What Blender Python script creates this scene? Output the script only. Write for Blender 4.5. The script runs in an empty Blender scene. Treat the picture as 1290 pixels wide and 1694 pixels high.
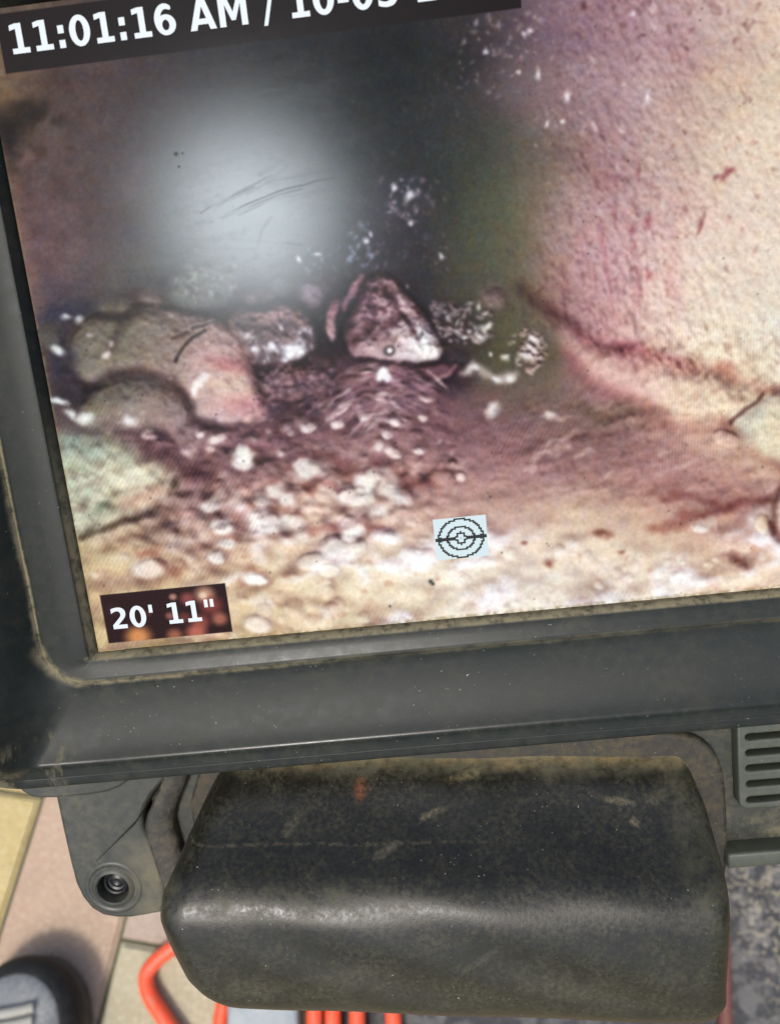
import bpy, bmesh, math, random
import numpy as np
from mathutils import Vector, Matrix

# ---------------------------------------------------------------- camera, light, exposure
scene = bpy.context.scene
COL = scene.collection
EXPOSURE = 0.9
cam_data = bpy.data.cameras.new("camera")
cam = bpy.data.objects.new("camera", cam_data); COL.objects.link(cam)
cam_data.sensor_fit = 'HORIZONTAL'; cam_data.sensor_width = 36.0; cam_data.lens = 36.0*1300/1290
cam_data.clip_start = 0.01; cam_data.clip_end = 60
_r = Vector((0.99402516, -0.06935131, -0.08428743)); _u = Vector((0.09973984, 0.89080043, 0.44331317)); _f = Vector((-0.04433893, 0.44907126, -0.89239513))
cam.matrix_world = Matrix(((_r.x, _u.x, -_f.x, 0.10714998), (_r.y, _u.y, -_f.y, -0.07875363), (_r.z, _u.z, -_f.z, 0.80987925), (0, 0, 0, 1)))
cam_data.dof.use_dof = True; cam_data.dof.focus_distance = 0.246; cam_data.dof.aperture_fstop = 15
scene.camera = cam

SUN_DIR = Vector((-0.170, -0.458, 0.872)).normalized()      # towards the bright patch of the overcast sky
world = bpy.data.worlds.new("World"); scene.world = world; world.use_nodes = True
wn = world.node_tree.nodes; wl = world.node_tree.links
sky = wn.new('ShaderNodeTexSky'); sky.sky_type = 'NISHITA'; sky.sun_disc = False
sky.sun_elevation = math.asin(SUN_DIR.z); sky.sun_rotation = math.atan2(SUN_DIR.x, SUN_DIR.y)
sky.air_density = 1.0; sky.dust_density = 4.0; sky.ozone_density = 1.0; sky.altitude = 0
bg = wn['Background']; bg.inputs['Strength'].default_value = 0.10
wl.new(sky.outputs[0], bg.inputs[0])
sun_data = bpy.data.lights.new("sun", 'SUN'); sun_data.energy = 1.5; sun_data.angle = math.radians(10); sun_data.color = (1.0, 0.97, 0.92)
sun = bpy.data.objects.new("sun", sun_data); COL.objects.link(sun)
sun.rotation_euler = SUN_DIR.to_track_quat('Z', 'Y').to_euler(); sun.location = (-0.5, -1.2, 3)
vs = scene.view_settings
vs.view_transform = 'Standard'; vs.look = 'None'; vs.exposure = EXPOSURE; vs.gamma = 1.0; vs.use_curve_mapping = False

# ---------------------------------------------------------------- helpers
MM = 0.001
def lin(c):
    return tuple((v/12.92 if v <= .04045 else ((v+.055)/1.055)**2.4) for v in (x/255 for x in c))
def link(name, me, mat=None, parent=None, smooth=None):
    o = bpy.data.objects.new(name, me); COL.objects.link(o)
    if mat: me.materials.append(mat)
    if parent: o.parent = parent
    if smooth is not None:
        me.polygons.foreach_set('use_smooth', [True]*len(me.polygons))
        me.set_sharp_from_angle(angle=math.radians(smooth))
    return o
def empty(name, label, cat, loc=(0, 0, 0), rot=(0, 0, 0), group=None):
    o = bpy.data.objects.new(name, None); COL.objects.link(o); o.location = loc; o.rotation_euler = rot
    o.empty_display_size = .02
    o['label'] = label; o['category'] = cat
    if group: o['group'] = group
    return o
def from_bm(name, bm, mat, parent=None, smooth=40):
    bmesh.ops.recalc_face_normals(bm, faces=bm.faces)
    me = bpy.data.meshes.new(name); bm.to_mesh(me); bm.free()
    return link(name, me, mat, parent, smooth)
def mesh(name, verts, faces, mat, parent=None, smooth=40, fix=True):
    me = bpy.data.meshes.new(name); me.from_pydata([tuple(v) for v in verts], [], faces); me.update()
    if fix:
        bm = bmesh.new(); bm.from_mesh(me); bmesh.ops.recalc_face_normals(bm, faces=bm.faces); bm.to_mesh(me); bm.free()
    return link(name, me, mat, parent, smooth)
def box(name, x0, x1, y0, y1, z0, z1, mat, parent=None, bev=1.0, seg=3):
    bm = bmesh.new(); bmesh.ops.create_cube(bm, size=1)
    for v in bm.verts:
        v.co = Vector(((x0+x1)/2+v.co.x*(x1-x0), (y0+y1)/2+v.co.y*(y1-y0), (z0+z1)/2+v.co.z*(z1-z0)))*MM
    if bev: bmesh.ops.bevel(bm, geom=bm.edges[:], offset=bev*MM, segments=seg, affect='EDGES', profile=.5)
    return from_bm(name, bm, mat, parent)
def smooth_pts(P, n=2, closed=True):
    P = [Vector(p) for p in P]
    for _ in range(n):
        Q = []
        for a, b in zip(P, P[1:]+P[:1]): Q += [a*.75+b*.25, a*.25+b*.75]
        P = Q
    return P
def plate(name, outline, holes, z0, z1, mat, parent=None, bev=.6, flat=False):
    """flat plate with holes, z0 back, z1 front (mm)"""
    cu = bpy.data.curves.new(name, 'CURVE'); cu.dimensions = '2D'; cu.fill_mode = 'BOTH'
    for loop in [outline]+list(holes):
        sp = cu.splines.new('POLY'); sp.points.add(len(loop)-1); sp.use_cyclic_u = True
        for p, q in zip(sp.points, loop): p.co = (q[0]*MM, q[1]*MM, 0, 1)
    if not flat:
        cu.extrude = ((z1-z0)/2-bev)*MM; cu.bevel_depth = bev*MM; cu.bevel_resolution = 2; cu.offset = -bev*MM
    t = bpy.data.objects.new(name+'_tmp', cu); COL.objects.link(t)
    dg = bpy.context.evaluated_depsgraph_get(); me = bpy.data.meshes.new_from_object(t.evaluated_get(dg))
    bpy.data.objects.remove(t); bpy.data.curves.remove(cu)
    me.materials.clear(); me.transform(Matrix.Translation((0, 0, (z0+z1)/2*MM)))
    return link(name, me, mat, parent, 40)
def tube(name, pts, r, mat, parent=None, sides=14, caps=True, sub=8):
    """smooth round tube through pts (metres)"""
    P = [Vector(p) for p in pts]; C = []
    for i in range(len(P)-1):
        p0, p1, p2, p3 = P[max(i-1, 0)], P[i], P[i+1], P[min(i+2, len(P)-1)]
        for k in range(sub):
            t = k/sub
            C.append(.5*((2*p1)+(p2-p0)*t+(2*p0-5*p1+4*p2-p3)*t*t+(3*p1-p0-3*p2+p3)*t**3))
    C.append(P[-1]); V = []; F = []; up = Vector((0, 0, 1))
    for i, c in enumerate(C):
        d = (C[min(i+1, len(C)-1)]-C[max(i-1, 0)]).normalized()
        a = d.cross(up); a = a.normalized() if a.length > 1e-4 else Vector((1, 0, 0)); b = a.cross(d).normalized()
        for k in range(sides):
            w = 2*math.pi*k/sides; V.append(c+a*r*math.cos(w)+b*r*math.sin(w))
    for i in range(len(C)-1):
        for k in range(sides):
            k2 = (k+1) % sides; F.append((i*sides+k, i*sides+k2, (i+1)*sides+k2, (i+1)*sides+k))
    if caps: F += [tuple(range(sides)), tuple(range((len(C)-1)*sides, len(C)*sides))]
    return mesh(name, V, F, mat, parent, 60)
def lathe(name, prof, cx, cy, mat, parent=None, n=48):
    """profile [(r, z)] turned round the local z axis at cx, cy (mm)"""
    V = []; F = []
    for r, z in prof:
        for k in range(n): V.append(((cx+r*math.cos(2*math.pi*k/n))*MM, (cy+r*math.sin(2*math.pi*k/n))*MM, z*MM))
    for i in range(len(prof)-1):
        for k in range(n): F.append((i*n+k, i*n+(k+1) % n, (i+1)*n+(k+1) % n, (i+1)*n+k))
    F.append(tuple(range((len(prof)-1)*n, len(prof)*n)))
    return mesh(name, V, F, mat, parent, 35)

# ---------------------------------------------------------------- materials
class NT:
    def __init__(s, name):
        s.m = bpy.data.materials.new(name); s.m.use_nodes = True; s.t = s.m.node_tree; s.n = s.t.nodes; s.l = s.t.links
        s.p = s.n['Principled BSDF']; s.tc = s.n.new('ShaderNodeTexCoord').outputs['Object']
    def map(s, scale=(1, 1, 1), rot=(0, 0, 0), loc=(0, 0, 0), src=None):
        n = s.n.new('ShaderNodeMapping'); n.inputs['Scale'].default_value = scale; n.inputs['Rotation'].default_value = rot; n.inputs['Location'].default_value = loc
        s.l.new(src or s.tc, n.inputs[0]); return n.outputs[0]
    def noise(s, scale, detail=4, rough=.55, vec=None, dist=0):
        n = s.n.new('ShaderNodeTexNoise'); n.inputs['Scale'].default_value = scale; n.inputs['Detail'].default_value = detail; n.inputs['Roughness'].default_value = rough; n.inputs['Distortion'].default_value = dist
        s.l.new(vec or s.tc, n.inputs['Vector']); return n.outputs['Fac']
    def voro(s, scale, vec=None):
        n = s.n.new('ShaderNodeTexVoronoi'); n.inputs['Scale'].default_value = scale; s.l.new(vec or s.tc, n.inputs['Vector']); return n
    def val(s, x, sock):
        if isinstance(x, (int, float)): sock.default_value = x
        else: s.l.new(x, sock)
    def math(s, op, a, b=0., c=None, clamp=False):
        n = s.n.new('ShaderNodeMath'); n.operation = op; n.use_clamp = clamp; s.val(a, n.inputs[0]); s.val(b, n.inputs[1])
        if c is not None: s.val(c, n.inputs[2])
        return n.outputs[0]
    def ramp(s, x, a, b, lo=0., hi=1.):
        n = s.n.new('ShaderNodeMapRange'); n.interpolation_type = 'SMOOTHSTEP'; s.val(x, n.inputs[0])
        for i, v in zip((1, 2, 3, 4), (a, b, lo, hi)): n.inputs[i].default_value = v
        return n.outputs[0]
    def mix(s, f, a, b):
        n = s.n.new('ShaderNodeMix'); n.data_type = 'RGBA'; s.val(f, n.inputs[0])
        for v, k in ((a, 6), (b, 7)):
            if isinstance(v, tuple): n.inputs[k].default_value = (*v[:3], 1)
            else: s.l.new(v, n.inputs[k])
        return n.outputs[2]
    def xyz(s, src=None):
        n = s.n.new('ShaderNodeSeparateXYZ'); s.l.new(src or s.tc, n.inputs[0]); return n.outputs
    def bump(s, h, strength=.3, dist=.001, nrm=None):
        n = s.n.new('ShaderNodeBump'); n.inputs['Strength'].default_value = strength; n.inputs['Distance'].default_value = dist; s.l.new(h, n.inputs['Height'])
        if nrm: s.l.new(nrm, n.inputs['Normal'])
        return n.outputs[0]
    def out(s, col=None, rough=None, nrm=None, spec=None, **kw):
        if col is not None:
            if isinstance(col, tuple): s.p.inputs['Base Color'].default_value = (*col, 1)
            else: s.l.new(col, s.p.inputs['Base Color'])
        if rough is not None: s.val(rough, s.p.inputs['Roughness'])
        if spec is not None: s.val(spec, s.p.inputs['Specular IOR Level'])
        if nrm is not None: s.l.new(nrm, s.p.inputs['Normal'])
        return s.m

def plastic(name, base, dust=(.16, .14, .10), amount=.35, rough=.42, scale=1., flecks=.5, extra=None, spec=.5, grain=.07, polish=None, marks=None):
    """moulded plastic or rubber with settled dust, pale flecks and hairline scratches"""
    t = NT(name)
    n1 = t.noise(38*scale, 6, .62); n2 = t.noise(240*scale, 4, .6); n3 = t.noise(1400, 2, .5)
    d = t.math('MULTIPLY', t.ramp(n1, .22, .78), t.ramp(n2, .30, .74))
    d = t.math('MULTIPLY', d, amount)
    d = t.math('ADD', d, t.math('MULTIPLY', t.ramp(t.noise(700, 3, .7), .52, .72), amount*.35))
    if extra: d = t.math('ADD', d, extra(t), clamp=True)
    fl = t.math('MULTIPLY', t.ramp(t.noise(1100, 2, .5), .715, .78), t.ramp(t.noise(26, 3, .6), .40, .66, .10, 1.)); fl = t.math('MULTIPLY', fl, flecks*.5)
    # short random scratches: stretched voronoi in two directions
    sc = 0
    for k, (a, q) in enumerate(((.5, .986), (-.9, .988), (1.9, .99))):
        vv = t.voro(95, t.map((1, .06, 1), (0, 0, a), (k*.3, .1*k, 0)))
        r = t.n.new('ShaderNodeSeparateColor'); t.l.new(vv.outputs['Color'], r.inputs[0])
        one = t.math('MULTIPLY', t.ramp(vv.outputs['Distance'], .06, .02), t.ramp(r.outputs[1], q-.06, q-.05)); sc = one if k == 0 else t.math('ADD', sc, one)
    sc = t.math('MULTIPLY', sc, t.ramp(t.noise(160, 2), .45, .6)); sc = t.math('MULTIPLY', sc, .28*flecks)
    col = t.mix(d, base, dust); col = t.mix(fl, col, (.62, .60, .54)); col = t.mix(sc, col, (.40, .39, .35))
    if marks: col = marks(t, col)
    r = t.math('ADD', t.math('MULTIPLY', d, .45), t.math('ADD', t.math('MULTIPLY', n2, .16), rough-.08), clamp=True)
    if polish: r = t.math('SUBTRACT', r, polish(t), clamp=True)
    h = t.math('ADD', t.math('MULTIPLY', n3, .5), t.math('ADD', t.math('MULTIPLY', n2, .5), t.math('MULTIPLY', d, .5)))
    return t.out(col, r, t.bump(h, grain, .0006), spec)

# ---------------------------------------------------------------------------
# The picture on the screen, in its own picture units (PX, PY), y downwards.
# ---------------------------------------------------------------------------
PX0, PY0, PX1, PY1, PS = -90, -240, 1530, 1120, 0.75
def paint_picture():
    rng = np.random.default_rng(7)
    Wc, Hc = int((PX1-PX0)*PS), int((PY1-PY0)*PS)
    xs = PX0 + (np.arange(Wc)+.5)/PS
    ys = PY0 + (np.arange(Hc)+.5)/PS
    GX, GY = np.meshgrid(xs, ys)
    fx = np.fft.rfftfreq(Wc)[None, :]*PS; fy = np.fft.fftfreq(Hc)[:, None]*PS   # cycles per picture unit
    def filt(a, H): return np.fft.irfft2(np.fft.rfft2(a)*H, s=a.shape)
    def blur(a, s): return filt(a, np.exp(-2*(np.pi*s)**2*(fx**2+fy**2)))
    def noise(sx, sy=None, ang=0., low=0.):
        # band limited noise, grain sx by sy units, turned by ang
        sy = sy or sx
        c, s = np.cos(ang), np.sin(ang)
        u = c*fx+s*fy; v = -s*fx+c*fy
        H = np.exp(-2*np.pi**2*((sx*u)**2+(sy*v)**2))
        if low: H = H*(1-np.exp(-2*np.pi**2*((low*u)**2+(low*v)**2)))
        n = filt(rng.standard_normal((Hc, Wc)), H)
        return n/n.std()
    def fbm(s, k=4, p=.6):
        return sum(noise(s/2**i)*p**i for i in range(k))/sum(p**(2*i) for i in range(k))**.5
    def ss(a, b, x):
        t = np.clip((x-a)/(b-a), 0, 1); return t*t*(3-2*t)
    wx, wy = fbm(30, 4)*3.2, fbm(30, 4)*3.2
    def win(x0, y0, x1, y1):
        i0 = max(0, int((x0-PX0)*PS)); i1 = min(Wc, int((x1-PX0)*PS)+2)
        j0 = max(0, int((y0-PY0)*PS)); j1 = min(Hc, int((y1-PY0)*PS)+2)
        return (slice(j0, max(j1, j0)), slice(i0, max(i1, i0)))
    def lblur(a, s):
        # separable blur of a small window
        k = np.exp(-.5*(np.arange(-int(3*s*PS)-1, int(3*s*PS)+2)/(s*PS))**2); k /= k.sum(); h = len(k)//2
        p = np.pad(a, ((h, h), (h, h)), mode='edge')
        t = sum(w*p[:, i:i+a.shape[1]] for i, w in enumerate(k)); return sum(w*t[i:i+a.shape[0]] for i, w in enumerate(k))
    def poly(pts, soft=3., warp=1., pad=0):
        P = np.array(pts, float)
        for _ in range(2):
            Q = np.roll(P, -1, 0); P = np.stack([.75*P+.25*Q, .25*P+.75*Q], 1).reshape(-1, 2)
        g = 14+4*soft
        w = win(*(P.min(0)-g), *(P.max(0)+g))
        Xs, Ys = GX[w]+wx[w]*warp, GY[w]+wy[w]*warp; ins = np.zeros(Xs.shape, bool)
        for (ax, ay), (bx, by) in zip(P, np.roll(P, -1, 0)):
            if ay == by: continue
            ins ^= ((ay > Ys) != (by > Ys)) & (Xs < (bx-ax)*(Ys-ay)/(by-ay)+ax)
        return w, np.clip(lblur(ins.astype(float), soft), 0, 1)
    def ell(cx, cy, rx, ry, ang=0., soft=.25, warp=1.):
        R = max(rx, ry)*(1+soft)+12
        w = win(cx-R, cy-R, cx+R, cy+R); c, s = np.cos(ang), np.sin(ang)
        X = GX[w]-cx+wx[w]*warp; Y = GY[w]-cy+wy[w]*warp
        return w, 1-ss(1-soft, 1+soft, np.sqrt(((c*X+s*Y)/rx)**2+((-s*X+c*Y)/ry)**2))
    def stroke(pts, wd, soft=1.2, warp=.6, bl=0):
        P = np.array(pts, float); g = wd+2*soft+12+4*bl
        w = win(*(P.min(0)-g), *(P.max(0)+g)); X = GX[w]+wx[w]*warp; Y = GY[w]+wy[w]*warp
        d = np.full(X.shape, 1e9)
        for (ax, ay), (bx, by) in zip(P[:-1], P[1:]):
            dx, dy = bx-ax, by-ay; L = dx*dx+dy*dy
            t = np.clip(((X-ax)*dx+(Y-ay)*dy)/L, 0, 1); d = np.minimum(d, np.hypot(X-ax-t*dx, Y-ay-t*dy))
        m = 1-ss(wd/2, wd/2+soft*2, d)
        return w, (lblur(m, bl) if bl else m)
    FULL = (slice(None), slice(None))
    # ---- broad colours: a scatter of colour patches blended smoothly
    cp = """-60 20 92 78 66|-40 120 96 78 62|20 150 104 84 66|15 205 60 52 46|60 150 78 64 60|130 160 76 62 62|240 170 62 53 54|360 160 46 43 46|500 120 36 37 40|620 130 28 31 33|740 110 38 39 39
    790 60 52 46 48|850 50 92 78 84|930 40 128 104 112|1020 40 152 124 128|1110 60 168 142 142|1200 40 190 166 156|1290 40 212 192 170|1400 40 222 206 184|1500 0 225 210 188
    850 140 104 90 92|780 180 62 58 58|920 150 138 116 118|1000 160 160 134 138|1100 160 184 158 150|1200 150 204 182 162|1290 160 218 200 176|1450 150 226 212 190
    40 250 84 68 64|110 260 80 65 64|200 260 70 60 62|300 250 52 48 50|420 250 40 41 44|540 240 40 42 45|660 240 40 42 45|760 250 48 51 48|820 250 70 70 60|880 260 104 96 86|940 250 134 114 108|1020 260 160 134 134|1100 260 192 168 156|1200 260 214 194 172|1290 260 222 206 184|1450 260 226 212 192
    50 350 96 76 74|120 350 86 70 72|200 350 70 62 62|300 350 52 50 50|420 350 44 45 47|540 350 52 54 58|640 350 54 52 58|720 350 46 44 48|770 350 56 60 50|815 350 82 86 66|870 350 116 108 90|930 350 160 132 128|1000 350 182 150 150|1080 350 198 168 162|1170 350 216 192 176|1260 350 224 206 186|1450 350 228 212 192
    60 430 104 82 84|130 430 96 78 82|200 440 78 70 72|280 430 62 62 62|420 430 54 55 57|540 440 52 50 54|640 440 44 40 46|720 440 46 42 46|775 430 66 66 54|830 430 92 92 72|885 440 132 112 100|940 440 176 142 142|1010 440 192 158 158|1090 440 214 186 174|1180 440 228 210 190|1280 440 226 214 194|1450 440 228 214 194
    70 490 88 70 78|100 520 46 42 58|150 515 58 54 64|100 590 62 58 58|130 620 60 54 62|200 480 84 82 76|780 500 60 56 50|830 520 84 82 66|880 510 108 96 80|940 520 174 136 136|1000 540 196 156 154|1080 530 222 196 180|1180 530 232 218 194|1280 540 228 220 200|1450 540 228 218 198
    100 640 76 66 68|800 590 70 66 56|850 600 86 82 66|900 590 100 92 76|950 590 160 122 120|1020 620 196 156 152|1090 620 216 188 166|1160 640 226 208 176|1230 620 232 212 178|1300 600 232 222 200|1450 620 230 218 198
    760 660 98 74 74|830 650 108 88 82|900 650 108 90 82|960 640 132 104 100|1030 670 172 132 130|1100 680 204 176 150|1170 690 216 196 152|1240 700 206 196 172|1300 690 214 206 182|1450 690 222 208 184
    120 690 100 84 80|200 705 112 88 88|300 715 118 90 94|400 710 110 80 88|480 680 92 66 74|560 660 108 80 86|640 670 116 88 92|720 670 112 82 88|760 720 126 94 98|830 715 132 100 102|900 710 124 98 96|970 690 118 96 88|1030 710 122 98 92|1100 720 140 104 104|1170 740 166 128 122|1230 745 196 166 144|1300 740 214 190 160|1450 740 220 198 170
    300 760 124 94 96|380 790 132 100 100|460 760 128 96 98|540 740 142 112 112|620 730 156 126 124|680 780 164 126 122|740 800 164 128 124|820 790 152 118 116|900 780 148 112 114|980 770 146 112 110|1060 780 152 112 110|1140 790 158 120 116|1220 800 164 126 118|1290 790 178 144 128|1450 800 190 160 140
    330 830 156 126 116|400 840 192 160 138|480 830 212 186 158|560 820 224 202 172|640 830 214 188 160|700 840 196 164 144|780 840 186 156 140|850 830 178 146 134|920 850 206 180 152|1000 840 186 158 138|1080 850 184 150 130|1150 860 170 134 120|1220 850 148 112 108|1280 850 140 104 100|1450 860 170 140 124
    160 900 192 176 136|230 900 196 172 142|310 900 178 148 132|380 900 214 190 154|460 900 224 204 168|550 910 228 210 178|640 900 224 206 174|740 930 226 210 180|850 900 222 204 176|950 900 222 204 176|1050 900 216 196 164|1130 910 222 198 162|1210 900 216 188 156|1290 900 212 182 152|1450 920 220 196 166
    170 960 190 164 130|260 945 206 186 146|350 960 196 168 136|430 970 206 182 142|520 980 216 196 160|620 970 222 206 172|740 980 228 216 192|860 970 228 218 198|980 970 226 216 194|1100 960 228 212 188|1200 960 226 206 176|1290 960 232 208 178|1450 980 230 210 180
    430 1030 206 184 140|550 1030 214 194 154|700 1010 222 204 170|200 1060 190 168 128|850 1000 226 212 186|1000 1000 226 212 186|1200 1000 226 204 174"""
    P = np.array([[float(v) for v in r.split()] for r in cp.replace('\n', '|').split('|') if r.strip()])
    q = 8                                       # solved on a coarse grid then enlarged by a blur
    cxs = xs[::q]; cys = ys[::q]; CX, CY = np.meshgrid(cxs, cys)
    num = np.zeros(CX.shape+(3,)); den = np.zeros(CX.shape)
    for r in P:
        d2 = (CX-r[0])**2+(CY-r[1])**2
        w = np.exp(-d2/(2*38**2))+2e-5*np.exp(-d2/(2*150**2))+1e-12
        num += w[..., None]*r[2:]; den += w
    C0 = num/den[..., None]
    I = np.repeat(np.repeat(C0, q, 0), q, 1)
    if I.shape[0] < Hc: I = np.concatenate([I, I[-1:].repeat(Hc-I.shape[0], 0)], 0)
    if I.shape[1] < Wc: I = np.concatenate([I, I[:, -1:].repeat(Wc-I.shape[1], 1)], 1)
    I = I[:Hc, :Wc].copy()
    for k in range(3): I[..., k] = blur(I[..., k], 9)
    A = I                                            # albedo-like colour; relief Z is shaded into it at the end
    Z = np.zeros((Hc, Wc)); SP = np.zeros((Hc, Wc))  # height, wetness
    def un(m): return m if isinstance(m, tuple) else (FULL, m)
    def put(m, col, a=1., clip=None):
        w, m = un(m); m = np.clip(m*a, 0, 1)
        if clip is not None: m = m*clip[w]
        m = m[..., None]; A[w] = A[w]*(1-m)+np.asarray(col, float)*m
    def mul(m, f, a=1., clip=None):
        w, m = un(m); m = np.clip(m*a, 0, 1)
        if clip is not None: m = m*clip[w]
        m = m[..., None]; A[w] = A[w]*((1-m)+np.asarray(f, float)*m)
    def add(a, col=(1, 1, 1)): A[:] += a[..., None]*np.asarray(col, float)
    def full(m):
        o = np.zeros((Hc, Wc)); o[m[0]] = m[1]; return o
    def lump(x, y, rx, ry, ang, hgt, col=None, mix=1., sharp=.5, bury=0., dark=None):
        """one pebble: a dome laid over what is behind it"""
        R = max(rx, ry)*1.3+3; w = win(x-R, y-R, x+R, y+R); c, s = np.cos(ang), np.sin(ang)
        X = GX[w]-x+wx[w]*.5; Y = GY[w]-y+wy[w]*.5
        if X.size == 0: return
        r2 = ((c*X+s*Y)/rx)**2+((-s*X+c*Y)/ry)**2
        m = 1-ss(1-sharp*.5, 1+sharp*.5, np.sqrt(r2)); d = np.sqrt(np.clip(1-r2, 0, 1))*hgt
        z0 = Z[w].mean()*bury+Z[w]*(1-bury)
        Z[w] = Z[w]*(1-m)+(z0*.86+d)*m
        if col is not None:
            mm = (m*mix)[..., None]; A[w] = A[w]*(1-mm)+np.asarray(col, float)*mm
    def stone(pts, hgt, a=None, b=None, ang=0., tex=6., soft=2., rough=1., z0=0., rim=.5, wet=.0, warp=1., round_=1.):
        """one big stone: outline, dome height, colour ramp a..b along ang"""
        w, m = poly(pts, soft, warp)
        wide = max(m.shape)/PS
        d = .3*lblur(m, wide*.035*round_)+.35*lblur(m, wide*.08*round_)+.35*lblur(m, wide*.16*round_)
        d = np.clip((d-.42)/.58, 0, 1)**.75
        Z[w] = Z[w]*(1-m)+(z0+d*hgt+g1[w]*rough*1.2+fine[w]*rough*.55)*m
        SP[w] = SP[w]*(1-m)+wet*m
        if a is not None:
            t = np.cos(ang)*GX[w]+np.sin(ang)*GY[w]; q = t[m > .4]; t = np.clip((t-q.min())/(q.max()-q.min()), 0, 1)[..., None]
            col = np.asarray(a, float)*(1-t)+np.asarray(b, float)*t+((g1[w]*.8+blot[w]*.8)*tex)[..., None]*np.array([1., .95, .93])
            A[w] = A[w]*(1-m[..., None])+col*m[..., None]
        if rim: # dark crevice round the foot of the stone
            ring = np.clip(lblur(m, 4)*(1-m)*3, 0, 1)*rim; A[w] *= 1-ring[..., None]*np.array([.5, .6, .55]); Z[w] -= ring*2
        return full((w, m))
    def dots(x0, y0, x1, y1, n, r0, r1, col, a0=.4, a1=.95):
        for _ in range(n):
            x, y = rng.uniform(x0, x1), rng.uniform(y0, y1); r = r0+(r1-r0)*rng.random()**2
            w = win(x-3.2*r, y-3.2*r, x+3.2*r, y+3.2*r); e = rng.uniform(.7, 1.5); k = rng.uniform(-.6, .6)
            X = GX[w]-x+wx[w]*.4; Y = GY[w]-y+wy[w]*.4
            m = np.exp(-((X+k*Y)*e)**2/(r*r)-(Y/e)**2/(r*r))*rng.uniform(a0, a1)
            A[w] = A[w]*(1-m[..., None])+np.asarray(col, float)*m[..., None]
    g1 = fbm(14, 4); fine = noise(2.6)*.7+noise(5)*.7; blot = noise(7)*.8+noise(20)*.6
    # ---- pipe wall on the right: pitted, streaked plaster
    wall = ss(820, 960, GX+.12*(GY-300))*(1-ss(0, 60, GY-(510+.36*(GX-870))))
    n1 = noise(3.4, 9, -.22); n2 = noise(8, 15, -.3); n3 = noise(2.4, 4, -.5); n0 = fbm(45, 3)
    Z += wall*(n1*.5+n2*.25+n3*.42+noise(1.8, 3)*.25)*(1.15-.5*ss(1080, 1250, GX))
    add(wall*n0*4)
    reds = ss(.3, 1.8, fbm(60, 3))*wall*(1-ss(1120, 1230, GX))*(.5+.5*ss(100, 330, GY)); mul(reds, (.98, .87, .90), .5)
    str_ = ss(.4, 1.8, noise(4, 26, -.12))*wall*ss(200, 330, GY)*(1-ss(1080, 1180, GX)); mul(str_, (.92, .80, .84), .5)
    pits = ss(1.8, 2.9, noise(4., 6, -.5)+.4*n0)*wall; mul(pits, (.80, .72, .73), .5); Z -= pits*1.4
    pits = ss(1.7, 2.8, noise(2.4, 5, .5)+.5*n0)*wall; mul(pits, (.76, .66, .67), .5)
    pits = ss(1.4, 2.8, noise(2., 7, -.1)+.5*noise(40))*wall*(1-ss(1060, 1150, GX)); mul(pits, (.80, .70, .73), .5)
    lit = ss(1.8, 3, noise(4, 7, -.3))*wall*ss(900, 1000, GX); put(lit, (232, 214, 208), .45)
    for x, y, r, c in ((1205, 288, 8, (140, 86, 92)), (1190, 294, 5, (128, 70, 74)), (1214, 282, 5, (128, 70, 74)), (1156, 366, 7, (120, 72, 76)), (1168, 358, 5, (132, 88, 90)), (1150, 380, 5, (130, 84, 84)), (1064, 400, 6, (160, 108, 108)), (1085, 372, 7, (148, 88, 96)), (1056, 375, 6, (160, 100, 108)),
                       (1058, 56, 4, (90, 55, 60)), (1207, 65, 4, (120, 84, 88)), (1250, 172, 4, (140, 120, 118)), (1080, 456, 5, (176, 112, 116)), (1050, 458, 7, (140, 118, 118)), (968, 5, 6, (74, 40, 44)), (1130, 340, 5, (150, 110, 108)), (1100, 245, 5, (150, 116, 110))):
        put(ell(x, y, r*.8, r*1.4, .5, .9, 2.2), c, .75)
    seam = [(850, 478), (900, 515), (940, 545), (1000, 565), (1060, 573), (1130, 598), (1190, 612), (1250, 632), (1330, 650), (1500, 690)]
    w, m = stroke(seam, 5, 7, 2.2, 4); mul((w, m*(.75+.35*np.clip(g1[w], -1, 1))), (.87, .76, .79)); Z[w] -= m*.8
    mul(stroke([(1045, 570), (1085, 580), (1130, 602), (1150, 606)], 6, 6, 2.2, 5), (.90, .79, .81)); mul(stroke([(1180, 610), (1200, 618)], 5, 6, 2.2, 5), (.92, .80, .80))
    mul(stroke([(858, 484), (905, 520), (955, 553)], 5, 6, 1, 4), (.74, .64, .65))
    m = (1-ss(20, 100, GY-(520+.36*(GX-870))))*ss(-10, 25, GY-(512+.34*(GX-870)))*ss(890, 960, GX)*(1-ss(1040, 1180, GX)); mul(m, (1.0, .82, .86), .45)
    low_ = ss(900, 1000, GX)*(1-ss(690, 760, GY))*ss(480, 600, GY); Z += low_*(noise(3, 6, .5)*.8+noise(10)*1.2)
    lw, lm = poly([(915, 540), (965, 568), (1050, 590), (1140, 615), (1235, 645), (1225, 680), (1180, 705), (1110, 690), (1030, 655), (960, 610)], 9, 2); put((lw, lm), (224, 196, 178), .55)
    Z[lw] += lblur(lm, 14)*16
    put(ell(1160, 668, 60, 26, .35, 1., 2), (226, 208, 176), .45); mul(stroke([(930, 590), (990, 640), (1070, 688), (1150, 712), (1215, 722)], 6, 10, 2, 6), (.84, .74, .76), .8)
    # dark wall on the left and the black of the pipe
    left = 1-ss(60, 330, GX); up = 1-ss(430, 520, GY)
    add(left*up*(fbm(26, 4)*4.5+noise(9, 12)*2)); Z += left*up*(noise(12, 16)*1.1+noise(5)*.4)*ss(230, 60, GX)
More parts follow.
